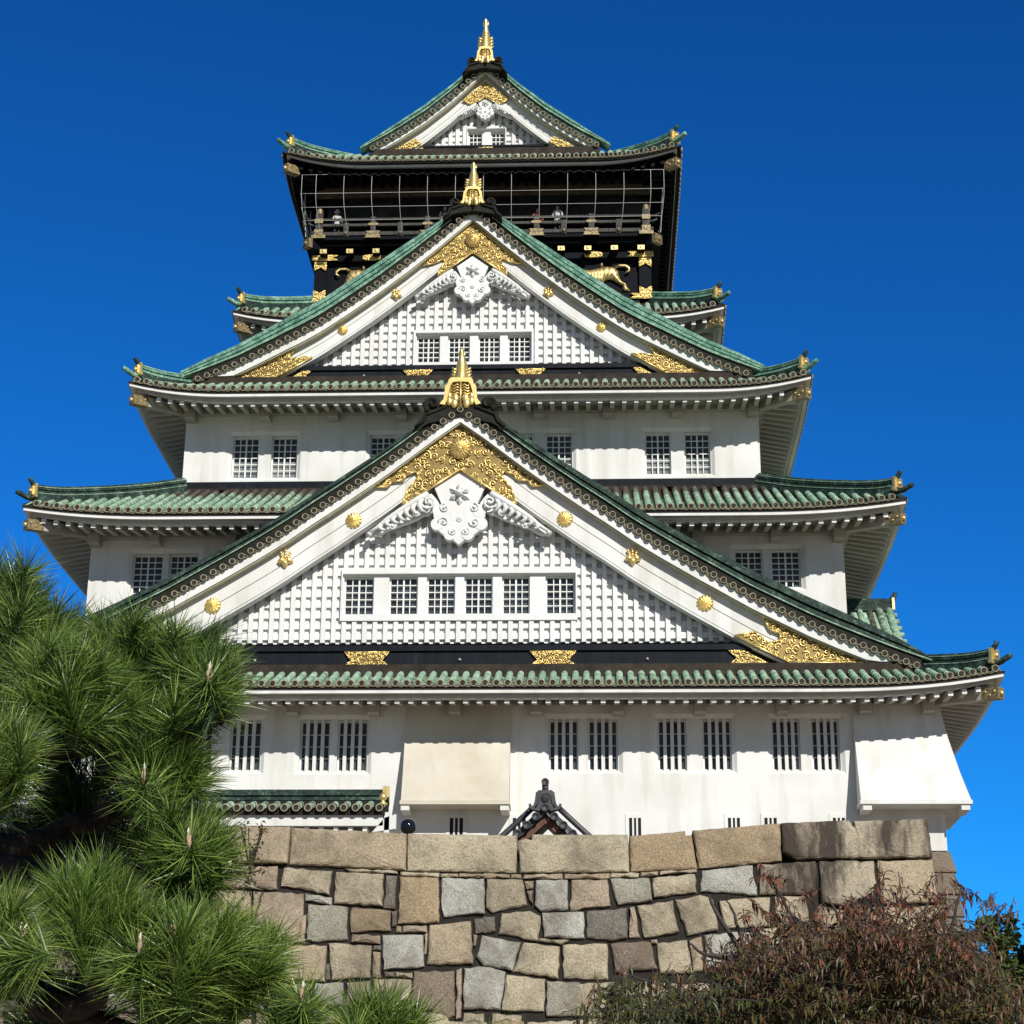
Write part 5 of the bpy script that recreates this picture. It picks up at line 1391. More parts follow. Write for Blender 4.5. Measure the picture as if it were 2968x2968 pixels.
# ------------------------------------------------------------------ entrance porch at the tower's foot
porch = empty('entrance_porch', (-4.5, -6.2, 5.75)); tag(porch, 'low entrance porch with dark green tiled roof against the tower, behind the pine', 'porch')
def ppart(mb, name, mats, par=None):
    o = mb.build(name, mats, par or porch)
    if par is None: o.location = (4.5, 6.2, -5.75)
    return o
mb = MB(); PX0, PX1 = -9.2, -1.66
PZ = lambda v: 11.83+0.30*v+0.02*v*v
n = int((PX1-PX0-0.3)/0.324); rnd = random.Random(2)
for i in range(n+1):
    x = PX1-0.14-0.324*i; rows = []
    mb.smooth = True; mb.m = 0
    v = 0
    while v < 1.0:
        for vv, rr in ((v, 0.10), (v+0.33, 0.09)):
            mb.tint = 0.55+rnd.uniform(-0.2, 0.2)
            rows.append([mb.V((x-rr*cos(pi*(j/6*1.2-0.1)), -7.2+vv, PZ(vv)+rr*sin(pi*(j/6*1.2-0.1)))) for j in range(7)])
        v += 0.33
    for a_, b_ in zip(rows, rows[1:]):
        for j in range(6): mb.F((a_[j], a_[j+1], b_[j+1], b_[j]))
    mb.tint = 0
    ring = lambda r_, y: [(x+r_*cos(2*pi*j/14), y, PZ(0)+r_*sin(2*pi*j/14)) for j in range(14)]
    mb.m = 1; mb.rings([ring(0.10, -7.15), ring(0.11, -7.23), ring(0.08, -7.24), ring(0.075, -7.21)], True, False)
    mb.m = 2; mb.smooth = False; mb.F([mb.V(p) for p in ring(0.077, -7.21)])
    for k in range(6):
        v = 0.16*k; mb.m = 0; mb.tint = 0.6
        a_ = [mb.V((x-0.162+0.11*(j/2-1), -7.2+v, PZ(v)-0.03-(0.03 if j == 1 else 0)+0.02)) for j in range(3)]
        b_ = [mb.V((x-0.162+0.11*(j/2-1), -7.2+v+0.16, PZ(v+0.16)-0.03-(0.03 if j == 1 else 0))) for j in range(3)]
        for j in range(2): mb.F((a_[j], a_[j+1], b_[j+1], b_[j]))
mb.tint = 0; mb.m = 3; mb.box(PX0, PX1, -7.1, -6.2, PZ(0)-0.16, PZ(0)-0.03); mb.prism([(PX0, 11.9), (PX1, 11.9), (PX1, 12.2), (PX0, 12.2)], -6.4, -6.1)
o = ppart(mb, 'tiled_roof', ['verdigris_copper', 'bronze_ring', 'bronze_disc', 'dark_void'])
mb = MB()
for z0, z1, yy, m in ((12.10, 12.20, -6.32, 1), (12.20, 12.29, -6.42, 0), (12.29, 12.33, -6.34, 1), (12.33, 12.42, -6.45, 0), (12.42, 12.50, -6.40, 0)):
    mb.m = m; mb.box(PX0, PX1, yy, -6.0, z0, z1)
mb.m = 2; mb.box(PX1-0.14, PX1+0.05, -6.55, -6.45, 12.26, 12.56)
ppart(mb, 'ridge', ['dark_copper', 'dark_void', 'gold_dull'])
mb = MB(); mb.box(PX0, PX1-0.05, -7.0, -6.85, 11.38, 11.68); ppart(mb, 'eaves_beam', 'white_plaster')
for i in range(18):
    x = PX1-0.55-0.40*i; mb = MB(); mb.box(x-0.06, x+0.06, -6.9, -6.2, 11.20, 11.375); ppart(mb, 'rafter', 'white_plaster')
mb = MB(); mb.box(PX0, PX1-0.3, -6.1, -4.2, 5.75, 12.1); ppart(mb, 'porch_wall', 'shaded_plaster')
mb = MB(); mb.smooth = True; mb.lathe((PX1-0.06, -7.05, 11.93), [(0.10, 0), (0.13, 0.04), (0.06, 0.09), (0.05, 0.12), (0.11, 0.18), (0.115, 0.24), (0.07, 0.31), (0.01, 0.37)], 14); ppart(mb, 'gilt_onion_knob', 'gold')
mb = MB(); mb.box(PX1-0.02, PX1+0.12, -7.0, -6.85, 5.75, 11.75); mb.prism([(PX1-0.35, 11.2), (PX1+0.3, 11.3), (PX1+0.3, 11.7), (PX1-0.0, 11.6)], -7.0, -6.8); ppart(mb, 'post', 'white_plaster')

# ------------------------------------------------------------------ well house and lamp on the terrace
wh = empty('well_house', (3.05, -19.0, 5.75)); tag(wh, 'small gabled well house with grey black tiles peeping over the stone wall', 'well house')
def hpart(mb, name, mats, par=None): o = mb.build(name, mats, wh); o.location = (-3.05, 19.0, -5.75); return o
WX, WY = 3.05, -20.0
WC = lambda x: 9.27-0.98*abs(x)+0.06*x*x
mb = MB()
for sx in (-1, 1):
    prev = None
    for i in range(13):
        x = 2.0*i/12; row = [mb.V((WX+sx*x, y, WC(x)+d)) for y, d in ((WY+0.02, 0.09), (WY+2.2, 0.09), (WY+2.2, -0.02), (WY+0.02, -0.02))]
        if prev:
            for q in range(4): mb.F((prev[q], row[q], row[(q+1) % 4], prev[(q+1) % 4]))
        prev = row
    mb.smooth = True
    for dx, dz, rr in ((0.16, 0.17, 0.06),):
        mb.tube([(WX+sx*(x+dx), WY+0.3, WC(x)+dz) for x in [0.1+1.9*k/10 for k in range(11)]], rr, 8)
    for q in range(11):
        y = WY+0.45+0.17*q; mb.tube([(WX+sx*x, y, WC(x)+0.10) for x in [0.05+1.95*k/8 for k in range(9)]], 0.055, 6)
    mb.smooth = False
    for i in range(9):
        x = 0.0+0.186*i
        if i == 0 and sx < 0: continue
        mb.smooth = True; mb.lathe((WX+sx*x, WY, WC(x)), [(0.075, 0.3), (0.08, -0.06), (0.085, -0.09), (0.065, -0.09), (0.06, -0.07)], 14, 'y'); mb.smooth = False
        if i:
            mb.tube([(WX+sx*(x-0.03-0.13*k/4), WY+0.01, WC(x-0.03-0.13*k/4)-0.06-0.03*sin(pi*k/4)) for k in range(5)], 0.018, 5)
            mb.tube([(WX+sx*(x-0.03-0.13*k/4), WY+0.03, WC(x-0.03-0.13*k/4)-0.01-0.03*sin(pi*k/4)) for k in range(5)], 0.018, 5)
hpart(mb, 'tiled_roof', 'black_tile')
mb = MB(); out = [(0, 9.63), (0.13, 9.63), (0.19, 9.58), (0.21, 9.42), (0.235, 9.33), (0.27, 9.30), (0.29, 9.36), (0.33, 9.35), (0.335, 9.29), (0.28, 9.24), (0.20, 9.22), (0.12, 9.20), (0, 9.33)]
mb.prism([(WX+x, z) for x, z in out]+[(WX-x, z) for x, z in out[::-1] if x > 0], WY-0.06, WY+0.12)
mb.smooth = True
ri = [(0, 9.55), (0.10, 9.55), (0.13, 9.48), (0.15, 9.36), (0.20, 9.27)]
for sx in (-1, 1): mb.tube([(WX+sx*x, WY-0.06, z) for x, z in ri], 0.02, 5)
flower(mb, WX, 9.46, WY-0.06, 0.085, 8, 0.05)
mb.tube([(WX, WY+0.2, 9.60), (WX, WY+0.04, 9.66), (WX, WY-0.02, 9.74)], 0.066, 12)
mb.lathe((WX, WY-0.04, 9.795), [(0.07, 0.12), (0.078, -0.03), (0.078, -0.05), (0.055, -0.05), (0.05, -0.03)], 16, 'y')
hpart(mb, 'ridge_end_tile', 'black_tile')
mb = MB(); mb.smooth = False
for sx in (-1, 1): mb.prism([(WX, 9.12), (WX+sx*1.7, 9.12-1.55), (WX+sx*1.6, 9.12-1.62), (WX, 8.98)], WY+0.10, WY+0.18)
hpart(mb, 'bargeboard', simple('red_brown_wood', (0.10, 0.035, 0.018), 0.6, var=0.3).m.name)
for sx in (-1, 1):
    for yy in (WY+0.5, WY+1.9):
        mb = MB(); mb.box(WX+sx*1.2-0.08, WX+sx*1.2+0.08, yy-0.08, yy+0.08, 5.75, 8.2); hpart(mb, 'post', 'dark_wood')
mb = MB(); mb.box(WX-1.3, WX+1.3, WY+1.95, WY+2.02, 7.7, 9.0); mb.box(WX-1.4, WX+1.4, WY+0.4, WY+0.6, 7.95, 8.15); hpart(mb, 'beam', 'dark_wood')
mb = MB(); mb.lathe((WX, WY+1.2, 5.75), [(0.6, 0), (0.62, 0.7), (0.5, 0.72), (0.48, 0.2)], 16); hpart(mb, 'well_ring', 'granite')
lamp = empty('globe_lamp', (0.47, -22, 5.75)); tag(lamp, 'black glossy globe lamp just showing above the stone wall', 'lamp')
mb = MB(); mb.smooth = True; mb.ball((0, 0, 2.76), 0.155, 20); mb.build('globe', simple('black_gloss', (0.008, 0.009, 0.011), 0.06, var=0.1, bump=0).m.name, lamp)
mb = MB(); mb.smooth = True; mb.lathe((0, 0, 0), [(0.10, 0), (0.10, 0.12), (0.045, 0.2), (0.045, 2.55), (0.08, 2.58), (0.08, 2.63)], 12); mb.build('post', 'black_lacquer', lamp)

# ------------------------------------------------------------------ people on the balcony
for nm, c in (('skin', (0.42, 0.25, 0.18)), ('hair_black', (0.012, 0.010, 0.009)), ('white_cloth', (0.50, 0.50, 0.49)), ('dark_cloth', (0.03, 0.035, 0.05)), ('grey_cloth', (0.22, 0.23, 0.25)), ('red_cloth', (0.35, 0.05, 0.04))):
    simple(nm, c, 0.8, var=0.1, bump=0)
def person(x, y, z, rz, label, shirt, h=1.42, hat=None, mask=False):
    k = h/1.7
    V = [((0, 0, 0.95), .135), ((0, 0, 1.12), .13), ((0, 0, 1.32), .15), ((0, 0, 1.44), .10), ((0, -0.01, 1.50), .055), ((0, -0.02, 1.56), .075), ((0, -0.03, 1.64), .085), ((0, -0.01, 1.69), .055)]
    E = [(0, 1), (1, 2), (2, 3), (3, 4), (4, 5), (5, 6), (6, 7)]
    for s_ in (-1, 1):
        b = len(V)
        V += [((s_*0.17, 0, 1.40), .065), ((s_*0.24, -0.02, 1.15), .048), ((s_*0.20, -0.22, 1.02), .038), ((s_*0.17, -0.32, 1.03), .035), ((s_*0.09, 0, 0.88), .095), ((s_*0.10, -0.01, 0.50), .065), ((s_*0.10, 0.02, 0.09), .048), ((s_*0.11, -0.11, 0.04), .04)]
        E += [(3, b), (b, b+1), (b+1, b+2), (b+2, b+3), (0, b+4), (b+4, b+5), (b+5, b+6), (b+6, b+7)]
    me = bpy.data.meshes.new('person'); me.from_pydata([tuple(c*k for c in p) for p, r in V], E, [])
    o = bpy.data.objects.new('person', me); COL.objects.link(o)
    sk = o.modifiers.new('skin', 'SKIN'); sb = o.modifiers.new('sub', 'SUBSURF'); sb.levels = sb.render_levels = 1
    if not me.skin_vertices: me.attributes.new  # layer is created with the modifier below
    lay = me.skin_vertices[0] if me.skin_vertices else None
    if lay is None: return None
    for i, (p, r) in enumerate(V): lay.data[i].radius = (r*k, r*k*0.85)
    lay.data[0].use_root = True
    dg = bpy.context.evaluated_depsgraph_get(); m2 = bpy.data.meshes.new_from_object(o.evaluated_get(dg))
    o.modifiers.clear(); o.data = m2
    m2.materials.clear()
    for m in ('skin', shirt, 'dark_cloth'): m2.materials.append(MATS[m])
    for p in m2.polygons:
        c = p.center/k; p.use_smooth = True
        p.material_index = 0 if c.z > 1.47 or (c.y < -0.26 and c.z > 0.9) else 1 if c.z > 0.93 or abs(c.x) > 0.2 else 2
    o.location = (x, y, z); o.rotation_euler = (0, 0, rz); tag(o, label, 'person')
    mb = MB(); mb.smooth = True
    if hat: mb.lathe((0, -0.02*k, 1.64*k), [(0.15*k, 0), (0.155*k, 0.01), (0.10*k, 0.03), (0.095*k, 0.09), (0.06*k, 0.12), (0.01, 0.125*k)], 12); mb.build('hat', hat, o)
    else: mb.ball((0, 0.015*k, 1.665*k), 0.098*k, 10); mb.build('hair', 'hair_black', o)
    mb = MB(); mb.smooth = True
    for s_ in (-1, 1): mb.ball((s_*0.032*k, -0.105*k, 1.645*k), 0.011*k, 6)
    mb.build('eyes', 'hair_black', o)
    mb = MB(); mb.smooth = True; mb.ball((0, -0.095*k, 1.60*k), 0.05*k if mask else 0.018*k, 8, 0.6); mb.build('face_mask' if mask else 'nose', 'white_cloth' if mask else 'skin', o)
    return o
person(-1.42, 4.62, 35.36, 0.3, 'person in dark clothes with a white face mask at the balcony rail', 'dark_cloth', mask=True)
person(2.78, 4.66, 35.36, -0.2, 'person in a white shirt standing behind the balcony rail right of the fish finial', 'white_cloth')
person(2.02, 4.75, 35.36, 0.5, 'person in a red top half hidden behind the balcony rail', 'red_cloth', 1.36)
person(-5.45, 4.66, 35.36, 0.2, 'person in white with a white sun hat near the left end of the balcony', 'white_cloth', 1.30, hat='white_cloth')

# ------------------------------------------------------------------ plants
def at(px, py, d):
    """point at distance d from the camera in the direction of photo pixel (px, py) on a 1932 grid"""
    x, y = (px-966)/(5560.5/2968*1932), -(py-966)/(5560.5/2968*1932)
    v = _q @ Vector((x, y, -1)); return CAM+v.normalized()*d
t = NT('pine_needles'); a_ = t.attr()
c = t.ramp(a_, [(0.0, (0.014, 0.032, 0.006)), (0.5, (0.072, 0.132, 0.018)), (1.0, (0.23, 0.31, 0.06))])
t.col(c).pbr(0.38, 0, 0.5)
t.b.inputs['Transmission Weight'].default_value = 0.0
t = NT('pine_bark'); n_ = t.noise(14, 6, 0.7)
t.col(t.ramp(n_, [(0.35, (0.018, 0.014, 0.011)), (0.6, (0.075, 0.06, 0.05)), (0.75, (0.22, 0.19, 0.16))])).pbr(0.9, 0, 0.1).bump(n_, 0.9, 0.02)
simple('bud_scales', (0.38, 0.27, 0.17), 0.8, var=0.35, scale=40)
simple('bud_tip', (0.62, 0.55, 0.42), 0.8, var=0.2, scale=40)
t = NT('shrub_leaf'); a_ = t.attr()
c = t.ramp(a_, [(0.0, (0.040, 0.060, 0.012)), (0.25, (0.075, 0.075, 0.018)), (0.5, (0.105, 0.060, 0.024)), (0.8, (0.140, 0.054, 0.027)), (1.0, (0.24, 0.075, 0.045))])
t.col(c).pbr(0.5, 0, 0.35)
simple('shrub_bark', (0.06, 0.045, 0.04), 0.9, var=0.4, scale=20)
t = NT('tree_leaf'); a_ = t.attr()
t.col(t.ramp(a_, [(0.0, (0.012, 0.030, 0.012)), (0.5, (0.035, 0.065, 0.018)), (1.0, (0.09, 0.12, 0.03))])).pbr(0.5, 0, 0.4)

pine = empty('pine_tree', at(-420, 1990, 5.3)); pine.location.z = 0
tag(pine, 'dark green long needled pine in the left foreground with pale upright buds', 'tree')
def plant_part(mb, name, mats, root):
    o = mb.build(name, mats, root); o.location = -root.location; return o
rnd = random.Random(21)
NEED = MB(); NEED.smooth = False
def rdir():
    while True:
        v = Vector((rnd.uniform(-1, 1), rnd.uniform(-1, 1), rnd.uniform(-1, 1)))
        if 0.1 < v.length < 1: return v.normalized()
def needle(p, d, L, w, tint):
    s_ = d.cross(rdir()).normalized(); u_ = s_.cross(d)
    droop = Vector((0, 0, -1))*L*0.10
    q1 = p+d*L*0.55+droop*0.35; q2 = p+d*L+droop
    NEED.tint = tint*0.55; a = [NEED.V(p+s_*w*0.5), NEED.V(p-s_*w*0.25+u_*w*0.43), NEED.V(p-s_*w*0.25-u_*w*0.43)]  # base of the needle darkened to imitate shade inside the tuft
    NEED.tint = tint; w2 = w*0.8; b = [NEED.V(q1+s_*w2*0.5), NEED.V(q1-s_*w2*0.25+u_*w2*0.43), NEED.V(q1-s_*w2*0.25-u_*w2*0.43)]
    e = NEED.V(q2)
    for k in range(3): NEED.F((a[k], a[(k+1) % 3], b[(k+1) % 3], b[k])); NEED.F((b[k], b[(k+1) % 3], e))
def tuft(c, d, n=170, L=0.125, spread=(18, 105), tone=0.5, w=0.0021, shoot=0.10):
    d = d.normalized(); e1 = d.cross(rdir()).normalized(); e2 = d.cross(e1)
    for k in range(n):
        s_ = rnd.random(); p = c-d*shoot*s_
        th = R(spread[0]+(spread[1]-spread[0])*(0.25*s_+0.75*rnd.random()**0.9)); ph = rnd.uniform(0, 2*pi)
        v = d*cos(th)+(e1*cos(ph)+e2*sin(ph))*sin(th)
        v = (v+Vector((0, 0, 0.10))).normalized()
        needle(p, v, L*rnd.uniform(0.72, 1.12), w*rnd.uniform(0.8, 1.2), max(0, min(1, tone+rnd.gauss(0, 0.30))))
def limb(mb, pts, r0, r1, wob=0.012, n=8, sub=4):
    pts = [Vector(p) for p in pts]; out = []
    for i in range(len(pts)-1):
        p0 = pts[max(i-1, 0)]; p1 = pts[i]; p2 = pts[i+1]; p3 = pts[min(i+2, len(pts)-1)]
        for k in range(sub):
            t_ = k/sub
            q = 0.5*((2*p1)+(p2-p0)*t_+(2*p0-5*p1+4*p2-p3)*t_*t_+(3*p1-p0-3*p2+p3)*t_**3)
            out.append(q+rdir()*wob*rnd.random())
    out.append(pts[-1]); m = len(out)-1
    mb.smooth = True; mb.tube(out, [r0+(r1-r0)*i/m for i in range(m+1)], n)
# foliage pads: outline on the photo grid, distance, number of tufts
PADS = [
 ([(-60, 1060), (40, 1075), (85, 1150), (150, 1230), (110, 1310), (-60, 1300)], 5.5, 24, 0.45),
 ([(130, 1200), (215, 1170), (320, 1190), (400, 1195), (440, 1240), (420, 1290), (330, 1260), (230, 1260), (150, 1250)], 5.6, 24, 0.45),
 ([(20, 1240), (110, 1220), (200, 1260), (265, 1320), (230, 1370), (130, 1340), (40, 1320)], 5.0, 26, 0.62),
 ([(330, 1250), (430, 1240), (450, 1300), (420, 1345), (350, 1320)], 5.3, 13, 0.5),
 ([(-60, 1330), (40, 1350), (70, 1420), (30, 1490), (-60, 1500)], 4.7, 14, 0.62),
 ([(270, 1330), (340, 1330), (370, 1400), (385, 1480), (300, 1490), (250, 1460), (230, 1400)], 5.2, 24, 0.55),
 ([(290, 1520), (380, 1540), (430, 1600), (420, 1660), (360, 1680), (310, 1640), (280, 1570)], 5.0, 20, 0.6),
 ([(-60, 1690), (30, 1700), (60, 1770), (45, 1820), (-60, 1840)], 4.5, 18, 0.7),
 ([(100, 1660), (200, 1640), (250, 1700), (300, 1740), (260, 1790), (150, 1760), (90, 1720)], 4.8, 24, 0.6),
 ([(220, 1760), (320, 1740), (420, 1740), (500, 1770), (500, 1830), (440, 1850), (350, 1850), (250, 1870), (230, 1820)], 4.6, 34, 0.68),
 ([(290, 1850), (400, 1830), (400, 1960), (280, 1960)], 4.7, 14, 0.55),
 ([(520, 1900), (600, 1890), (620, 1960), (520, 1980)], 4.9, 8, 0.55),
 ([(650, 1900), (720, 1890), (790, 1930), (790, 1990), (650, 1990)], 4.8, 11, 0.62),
 ([(60, 1420), (230, 1400), (250, 1500), (280, 1560), (60, 1560)], 5.9, 16, 0.12),  # low tone here and in the next pad paints the hollow's shade
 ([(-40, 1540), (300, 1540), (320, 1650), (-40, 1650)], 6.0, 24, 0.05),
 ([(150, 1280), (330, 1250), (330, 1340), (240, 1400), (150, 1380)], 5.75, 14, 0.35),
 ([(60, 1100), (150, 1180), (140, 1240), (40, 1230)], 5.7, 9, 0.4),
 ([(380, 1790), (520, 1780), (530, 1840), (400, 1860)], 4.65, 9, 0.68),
 ([(40, 1830), (200, 1830), (230, 1950), (30, 1950)], 5.6, 12, 0.04),  # near-black tone, shade of the lower hollow painted into the needles
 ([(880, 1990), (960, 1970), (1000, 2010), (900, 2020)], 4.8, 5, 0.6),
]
BUDS = []
for poly, dist, n, tone in PADS:
    n = int(n*1.7)
    xs = [p[0] for p in poly]; ys = [p[1] for p in poly]; cs = []; tries = 0
    cx, cy = sum(xs)/len(xs), sum(ys)/len(ys)
    while len(cs) < n and tries < 4000:
        tries += 1; p = (rnd.uniform(min(xs), max(xs)), rnd.uniform(min(ys), max(ys)))
        if inpoly(p, poly) and all(hypot(p[0]-a, p[1]-b) > 16 for a, b in cs): cs.append(p)
    for p in cs:
        d = dist+rnd.uniform(-0.28, 0.28)+0.0006*(cy-p[1])
        out = Vector(((p[0]-cx)/95+0.25, -0.45+rnd.uniform(-0.3, 0.4), 0.62-(p[1]-cy)/120))+rdir()*0.30
        c = at(p[0], p[1], d)
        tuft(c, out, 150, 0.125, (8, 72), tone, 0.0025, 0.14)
        if rnd.random() < 0.006 and tone > 0.4: BUDS.append((c+out.normalized()*0.01, out))
for k_, (px, py, d) in enumerate(((392, 1279, 5.0), (357, 1594, 4.65), (270, 1472, 4.85), (36, 1778, 4.3), (263, 1793, 4.35), (569, 1883, 4.6), (327, 1759, 4.35), (42, 1148, 5.1), (329, 1334, 5.0), (38, 1406, 4.45), (98, 1217, 4.8), (425, 1766, 4.4), (720, 1905, 4.6), (48, 1075, 5.2), (258, 1174, 5.3), (335, 1188, 5.3))):
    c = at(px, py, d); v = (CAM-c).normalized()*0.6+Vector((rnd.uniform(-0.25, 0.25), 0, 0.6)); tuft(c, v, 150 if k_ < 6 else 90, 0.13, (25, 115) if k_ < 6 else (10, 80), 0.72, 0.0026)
    if k_ < 7: BUDS.append((c, Vector((0.1*rnd.uniform(-1, 1), -0.1, 1))))
crown = plant_part(NEED, 'needles', 'pine_needles', pine)
mb = MB()
bark = lambda *pts: [at(*p) for p in pts]
tp_ = [Vector((pine.location.x, pine.location.y, 0))]+bark((-330, 1850, 5.5), (-210, 1700, 5.6), (-140, 1560, 5.7), (-90, 1400, 5.8), (-70, 1250, 5.8))
limb(mb, tp_, 0.14, 0.05, 0.02); plant_part(mb, 'trunk', 'pine_bark', pine)
for pts, r0 in (
  (((-150, 1560, 5.7), (20, 1600, 5.7), (140, 1560, 5.6), (230, 1530, 5.5), (300, 1500, 5.3), (340, 1440, 5.2)), 0.045),
  (((-170, 1640, 5.6), (0, 1640, 5.6), (160, 1650, 5.5), (270, 1625, 5.3), (350, 1630, 5.1), (400, 1620, 5.0)), 0.05),
  (((-100, 1430, 5.7), (40, 1420, 5.7), (150, 1410, 5.6), (250, 1330, 5.6), (340, 1280, 5.5), (420, 1270, 5.4)), 0.045),
  (((-80, 1300, 5.7), (40, 1290, 5.6), (120, 1290, 5.3), (200, 1310, 5.1)), 0.035),
  (((-70, 1250, 5.8), (0, 1180, 5.7), (50, 1110, 5.5)), 0.03),
  (((-260, 1780, 5.4), (0, 1850, 5.0), (90, 1890, 4.85), (140, 1905, 4.8), (182, 1885, 4.75), (188, 1850, 4.7), (240, 1830, 4.7), (330, 1800, 4.65), (450, 1800, 4.6)), 0.042),
  (((60, 1885, 4.9), (250, 1960, 4.8), (420, 1990, 4.8), (560, 1985, 4.85), (700, 1960, 4.8), (760, 1950, 4.8), (930, 2010, 4.8)), 0.035),
  (((180, 1560, 5.5), (210, 1510, 5.4), (250, 1505, 5.2), (300, 1495, 5.0)), 0.02),
  (((60, 1640, 5.6), (130, 1700, 5.2), (200, 1730, 4.9), (280, 1760, 4.7)), 0.03),
  (((-150, 1470, 5.5), (-20, 1450, 5.0), (40, 1430, 4.8)), 0.03)):
    mb = MB(); limb(mb, bark(*pts), r0, r0*0.35, 0.012); plant_part(mb, 'branch', 'pine_bark', pine)
for c, d in BUDS[:40]:
    mb = MB(); mb.smooth = True; d = (d.normalized()+Vector((0, 0, 0.8))).normalized()
    for k in range(rnd.choice((1, 2, 2))):
        q = c+rdir()*0.008*k; h = rnd.uniform(0.028, 0.05)
        mb.m = 0; mb.tube([q-d*0.01, q+d*h*0.25, q+d*h*0.55], [0.004, 0.006, 0.0045], 7)
        mb.m = 1; mb.tube([q+d*h*0.5, q+d*h*0.8+rdir()*0.003, q+d*h], [0.0046, 0.0033, 0.001], 6)
    plant_part(mb, 'bud', ['bud_scales', 'bud_tip'], pine)

# red-brown shrub, lower right
shrub = empty('red_leaved_shrub', at(1700, 2100, 11.0)); shrub.location.z = 0
tag(shrub, 'russet and olive shrub with drooping narrow leaves in front of the wall at right', 'shrub')
LEAF = MB(); TW = MB(); rnd = random.Random(31)
def leaf(p, d, L, w, tint, mb=None):
    mb = mb or LEAF
    d = d.normalized(); s_ = d.cross(Vector((0, 0, 1))+rdir()*0.5).normalized(); up = s_.cross(d)
    mb.tint = tint; f = up*w*0.35
    p1 = p+d*L*0.45; p2 = p+d*L+Vector((0, 0, -0.18*L))
    a, b, c, e, g = mb.V(p), mb.V(p1+s_*w*0.5+f), mb.V(p1), mb.V(p1-s_*w*0.5+f), mb.V(p2)
    mb.F((a, b, c)); mb.F((a, c, e)); mb.F((b, g, c)); mb.F((c, g, e))
def spray(c, d, n, L, tone, ll=0.054, wl_=0.0155):
    d = d.normalized(); p = c-d*L*0.5; pts = [p]
    for k in range(n):
        p = p+d*L/n+Vector((0, 0, -0.004)); pts.append(p)
        a = rnd.uniform(0, 2*pi); e1 = d.cross(Vector((0.1, 0.2, 1))).normalized(); e2 = d.cross(e1)
        v = d*0.45+(e1*cos(a)+e2*sin(a))*0.8+Vector((0, 0, -0.75))
        leaf(p, v, ll*rnd.uniform(0.7, 1.25), wl_*rnd.uniform(0.8, 1.2), max(0, min(1, tone+rnd.gauss(0, 0.16))))
    TW.tube(pts[::max(1, n//4)]+[pts[-1]], 0.0022, 4, False)
OUT = [(1085, 1990), (1100, 1880), (1180, 1840), (1290, 1850), (1340, 1800), (1400, 1780), (1450, 1740), (1510, 1720), (1580, 1715), (1640, 1700), (1680, 1690), (1740, 1715), (1800, 1700), (1840, 1750), (1880, 1810), (1960, 1840), (1990, 1990)]
cs = []
while len(cs) < 2500:
    p = (rnd.uniform(1080, 1990), rnd.uniform(1690, 1985))
    if inpoly(p, OUT): cs.append(p)
for px, py in cs:
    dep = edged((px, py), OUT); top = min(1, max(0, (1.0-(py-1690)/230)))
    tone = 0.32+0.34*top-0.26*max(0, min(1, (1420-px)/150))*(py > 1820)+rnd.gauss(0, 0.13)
    if px < 1400 and rnd.random() < 0.35 and py < 1860: continue
    if dep < 38 and (sin(px*0.055)+sin(px*0.131+1.3)+rnd.uniform(-0.6, 0.6)) < 0.1: continue
    d = 10.6+rnd.uniform(-0.9, 0.9)+(0.5 if dep < 25 else 0)
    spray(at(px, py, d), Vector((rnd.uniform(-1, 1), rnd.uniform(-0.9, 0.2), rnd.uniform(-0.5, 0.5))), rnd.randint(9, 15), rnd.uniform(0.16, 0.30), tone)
SPR = [(1445, 1645, .85), (1455, 1665, .8), (1470, 1650, .85), (1425, 1700, .75), (1480, 1690, .8), (1490, 1720, .75), (1555, 1700, .85), (1600, 1690, .8), (1610, 1700, .8), (1660, 1655, .6), (1655, 1665, .6), (1650, 1700, .85), (1700, 1690, .85), (1715, 1715, .8), (1760, 1660, .65), (1770, 1690, .8), (1785, 1700, .75), (1810, 1680, .7), (1835, 1690, .75), (1855, 1695, .7), (1880, 1700, .65), (1905, 1715, .65), (1815, 1665, .7), (1370, 1790, .6), (1350, 1810, .55), (1330, 1780, .5), (1400, 1760, .6), (1430, 1760, .65), (1530, 1690, .8), (1410, 1725, .7), (1455, 1720, .75), (1750, 1680, .75), (1700, 1670, .8), (1180, 1835, .5), (1120, 1860, .5), (1240, 1840, .5), (1290, 1830, .5)]
for px, py, tn in SPR:
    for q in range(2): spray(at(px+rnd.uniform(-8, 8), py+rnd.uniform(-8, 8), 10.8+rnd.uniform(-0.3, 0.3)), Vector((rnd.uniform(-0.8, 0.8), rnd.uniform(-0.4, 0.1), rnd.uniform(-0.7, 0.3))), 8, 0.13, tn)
plant_part(LEAF, 'leaves', 'shrub_leaf', shrub); plant_part(TW, 'twigs', 'shrub_bark', shrub)
g0 = Vector((shrub.location.x, shrub.location.y, 0))
for pts in (((1700, 1900), (1720, 1780), (1760, 1690)), ((1600, 1900), (1540, 1800), (1490, 1720), (1450, 1650)), ((1500, 1900), (1420, 1830), (1390, 1740), (1370, 1700)), ((1650, 1880), (1640, 1760), (1655, 1660)), ((1800, 1900), (1830, 1780), (1900, 1705)), ((1450, 1950), (1300, 1880), (1190, 1840)), ((1420, 1860), (1330, 1800), (1300, 1780)), ((1560, 1850), (1590, 1760), (1560, 1690)), ((1440, 1880), (1350, 1720), (1340, 1690)), ((1750, 1880), (1790, 1760), (1815, 1670))):
    mb = MB(); limb(mb, [g0+Vector((rnd.uniform(-0.2, 0.2), 0, 0)), g0.lerp(at(*pts[0], 10.8), 0.6)]+[at(*p, 10.8) for p in pts], 0.03, 0.004, 0.01, 6); plant_part(mb, 'stem', 'shrub_bark', shrub)

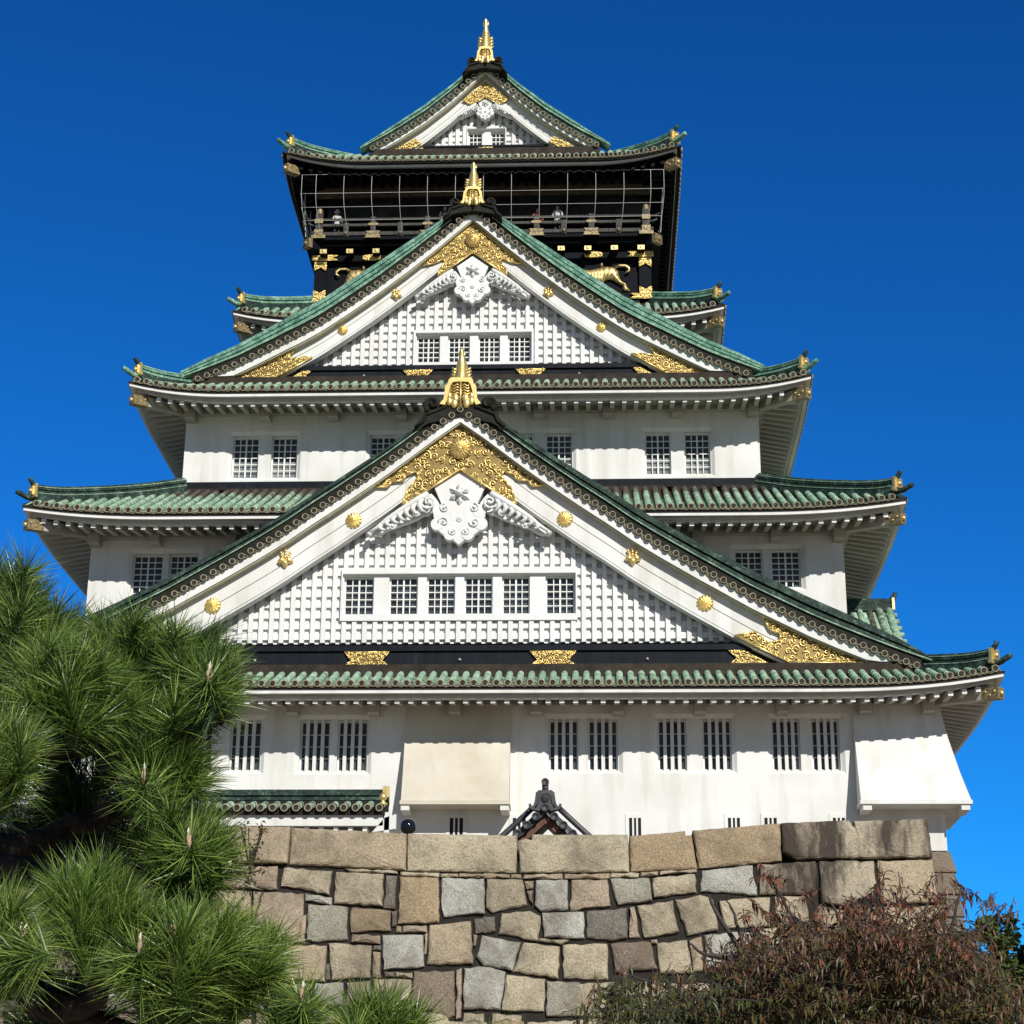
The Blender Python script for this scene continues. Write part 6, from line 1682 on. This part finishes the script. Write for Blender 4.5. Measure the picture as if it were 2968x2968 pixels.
# small weeds rooted in the wall
for nm, px, py, d0, ns, up_, lab in (('wall_weed', 1140, 1682, 0, 16, 0.02, 'brown tuft of weed rooted in a joint of the stone wall'), ('wall_sprig', 470, 1605, 0, 14, 0.10, 'thin brown leafy sprig against the coping stone beside the pine')):
    dd = 29.0; root = empty(nm, at(px, py, dd)); tag(root, lab, 'weed'); mb = MB(); tw = MB()
    for k in range(ns):
        c = root.location+Vector((rnd.uniform(-0.22, 0.22), rnd.uniform(-0.1, 0.05), rnd.uniform(-0.3, 0.3)*(1 if nm == 'wall_weed' else 1.3)))
        for q in range(7): leaf(c+rdir()*0.07, rdir()+Vector((0, -0.3, 0)), 0.085, 0.04, rnd.uniform(0.2, 0.6), mb)
        tw.tube([root.location+Vector((0, 0.2, -0.3)), c], 0.008, 4)
    o = plant_part(mb, 'leaves', 'shrub_leaf', root); plant_part(tw, 'stem', 'shrub_bark', root)

# trees beyond the tower at the right edge
def far_tree(px, pbase, ptop, d, wpx, tone, label, seed):
    r_ = random.Random(seed); b = at(px, pbase, d); b.z = 0.0; top = at(px, ptop, d)
    H = top.z-b.z; k = d/(5560.5/2968*1932); wr = wpx*k
    root = empty('broadleaf_tree', b); tag(root, label, 'tree', 'trees at the right edge')
    mb = MB(); mb.smooth = True; mb.tube([b+Vector((0, 0, -0.1)), b+Vector((0.1, 0, H*0.4)), b+Vector((0, 0.1, H*0.8))], [0.25, 0.18, 0.06], 8)
    plant_part(mb, 'trunk', 'shrub_bark', root)
    mb = MB()
    for q in range(46):
        while True:
            v = Vector((r_.uniform(-1, 1), r_.uniform(-1, 1), r_.uniform(-1, 1)))
            if v.length < 1: break
        c = b+Vector((v.x*wr, v.y*wr, H*0.70+v.z*H*0.28)); rr = wr*r_.uniform(0.18, 0.34); tn = tone+r_.gauss(0, 0.12)
        for w_ in range(110):
            while True:
                u = Vector((r_.uniform(-1, 1), r_.uniform(-1, 1), r_.uniform(-1, 1)))
                if 0.2 < u.length < 1: break
            p = c+u*rr; L = 0.13; d1 = Vector((r_.uniform(-1, 1), r_.uniform(-1, 1), r_.uniform(-0.8, 0.8))).normalized(); d2 = d1.cross(Vector((r_.uniform(-1, 1), r_.uniform(-1, 1), 1))).normalized()
            mb.tint = max(0, min(1, tn+r_.gauss(0, 0.15)))
            mb.F([mb.V(p-d1*L), mb.V(p+d2*L*0.5), mb.V(p+d1*L), mb.V(p-d2*L*0.5)])
    plant_part(mb, 'crown', 'tree_leaf', root)
far_tree(1945, 2100, 1685, 62, 75, 0.15, 'dark evergreen tree at the far right edge of the photo', 4)
far_tree(1888, 2100, 1712, 52, 60, 0.95, 'bright green low tree between the shrub and the dark tree', 8)
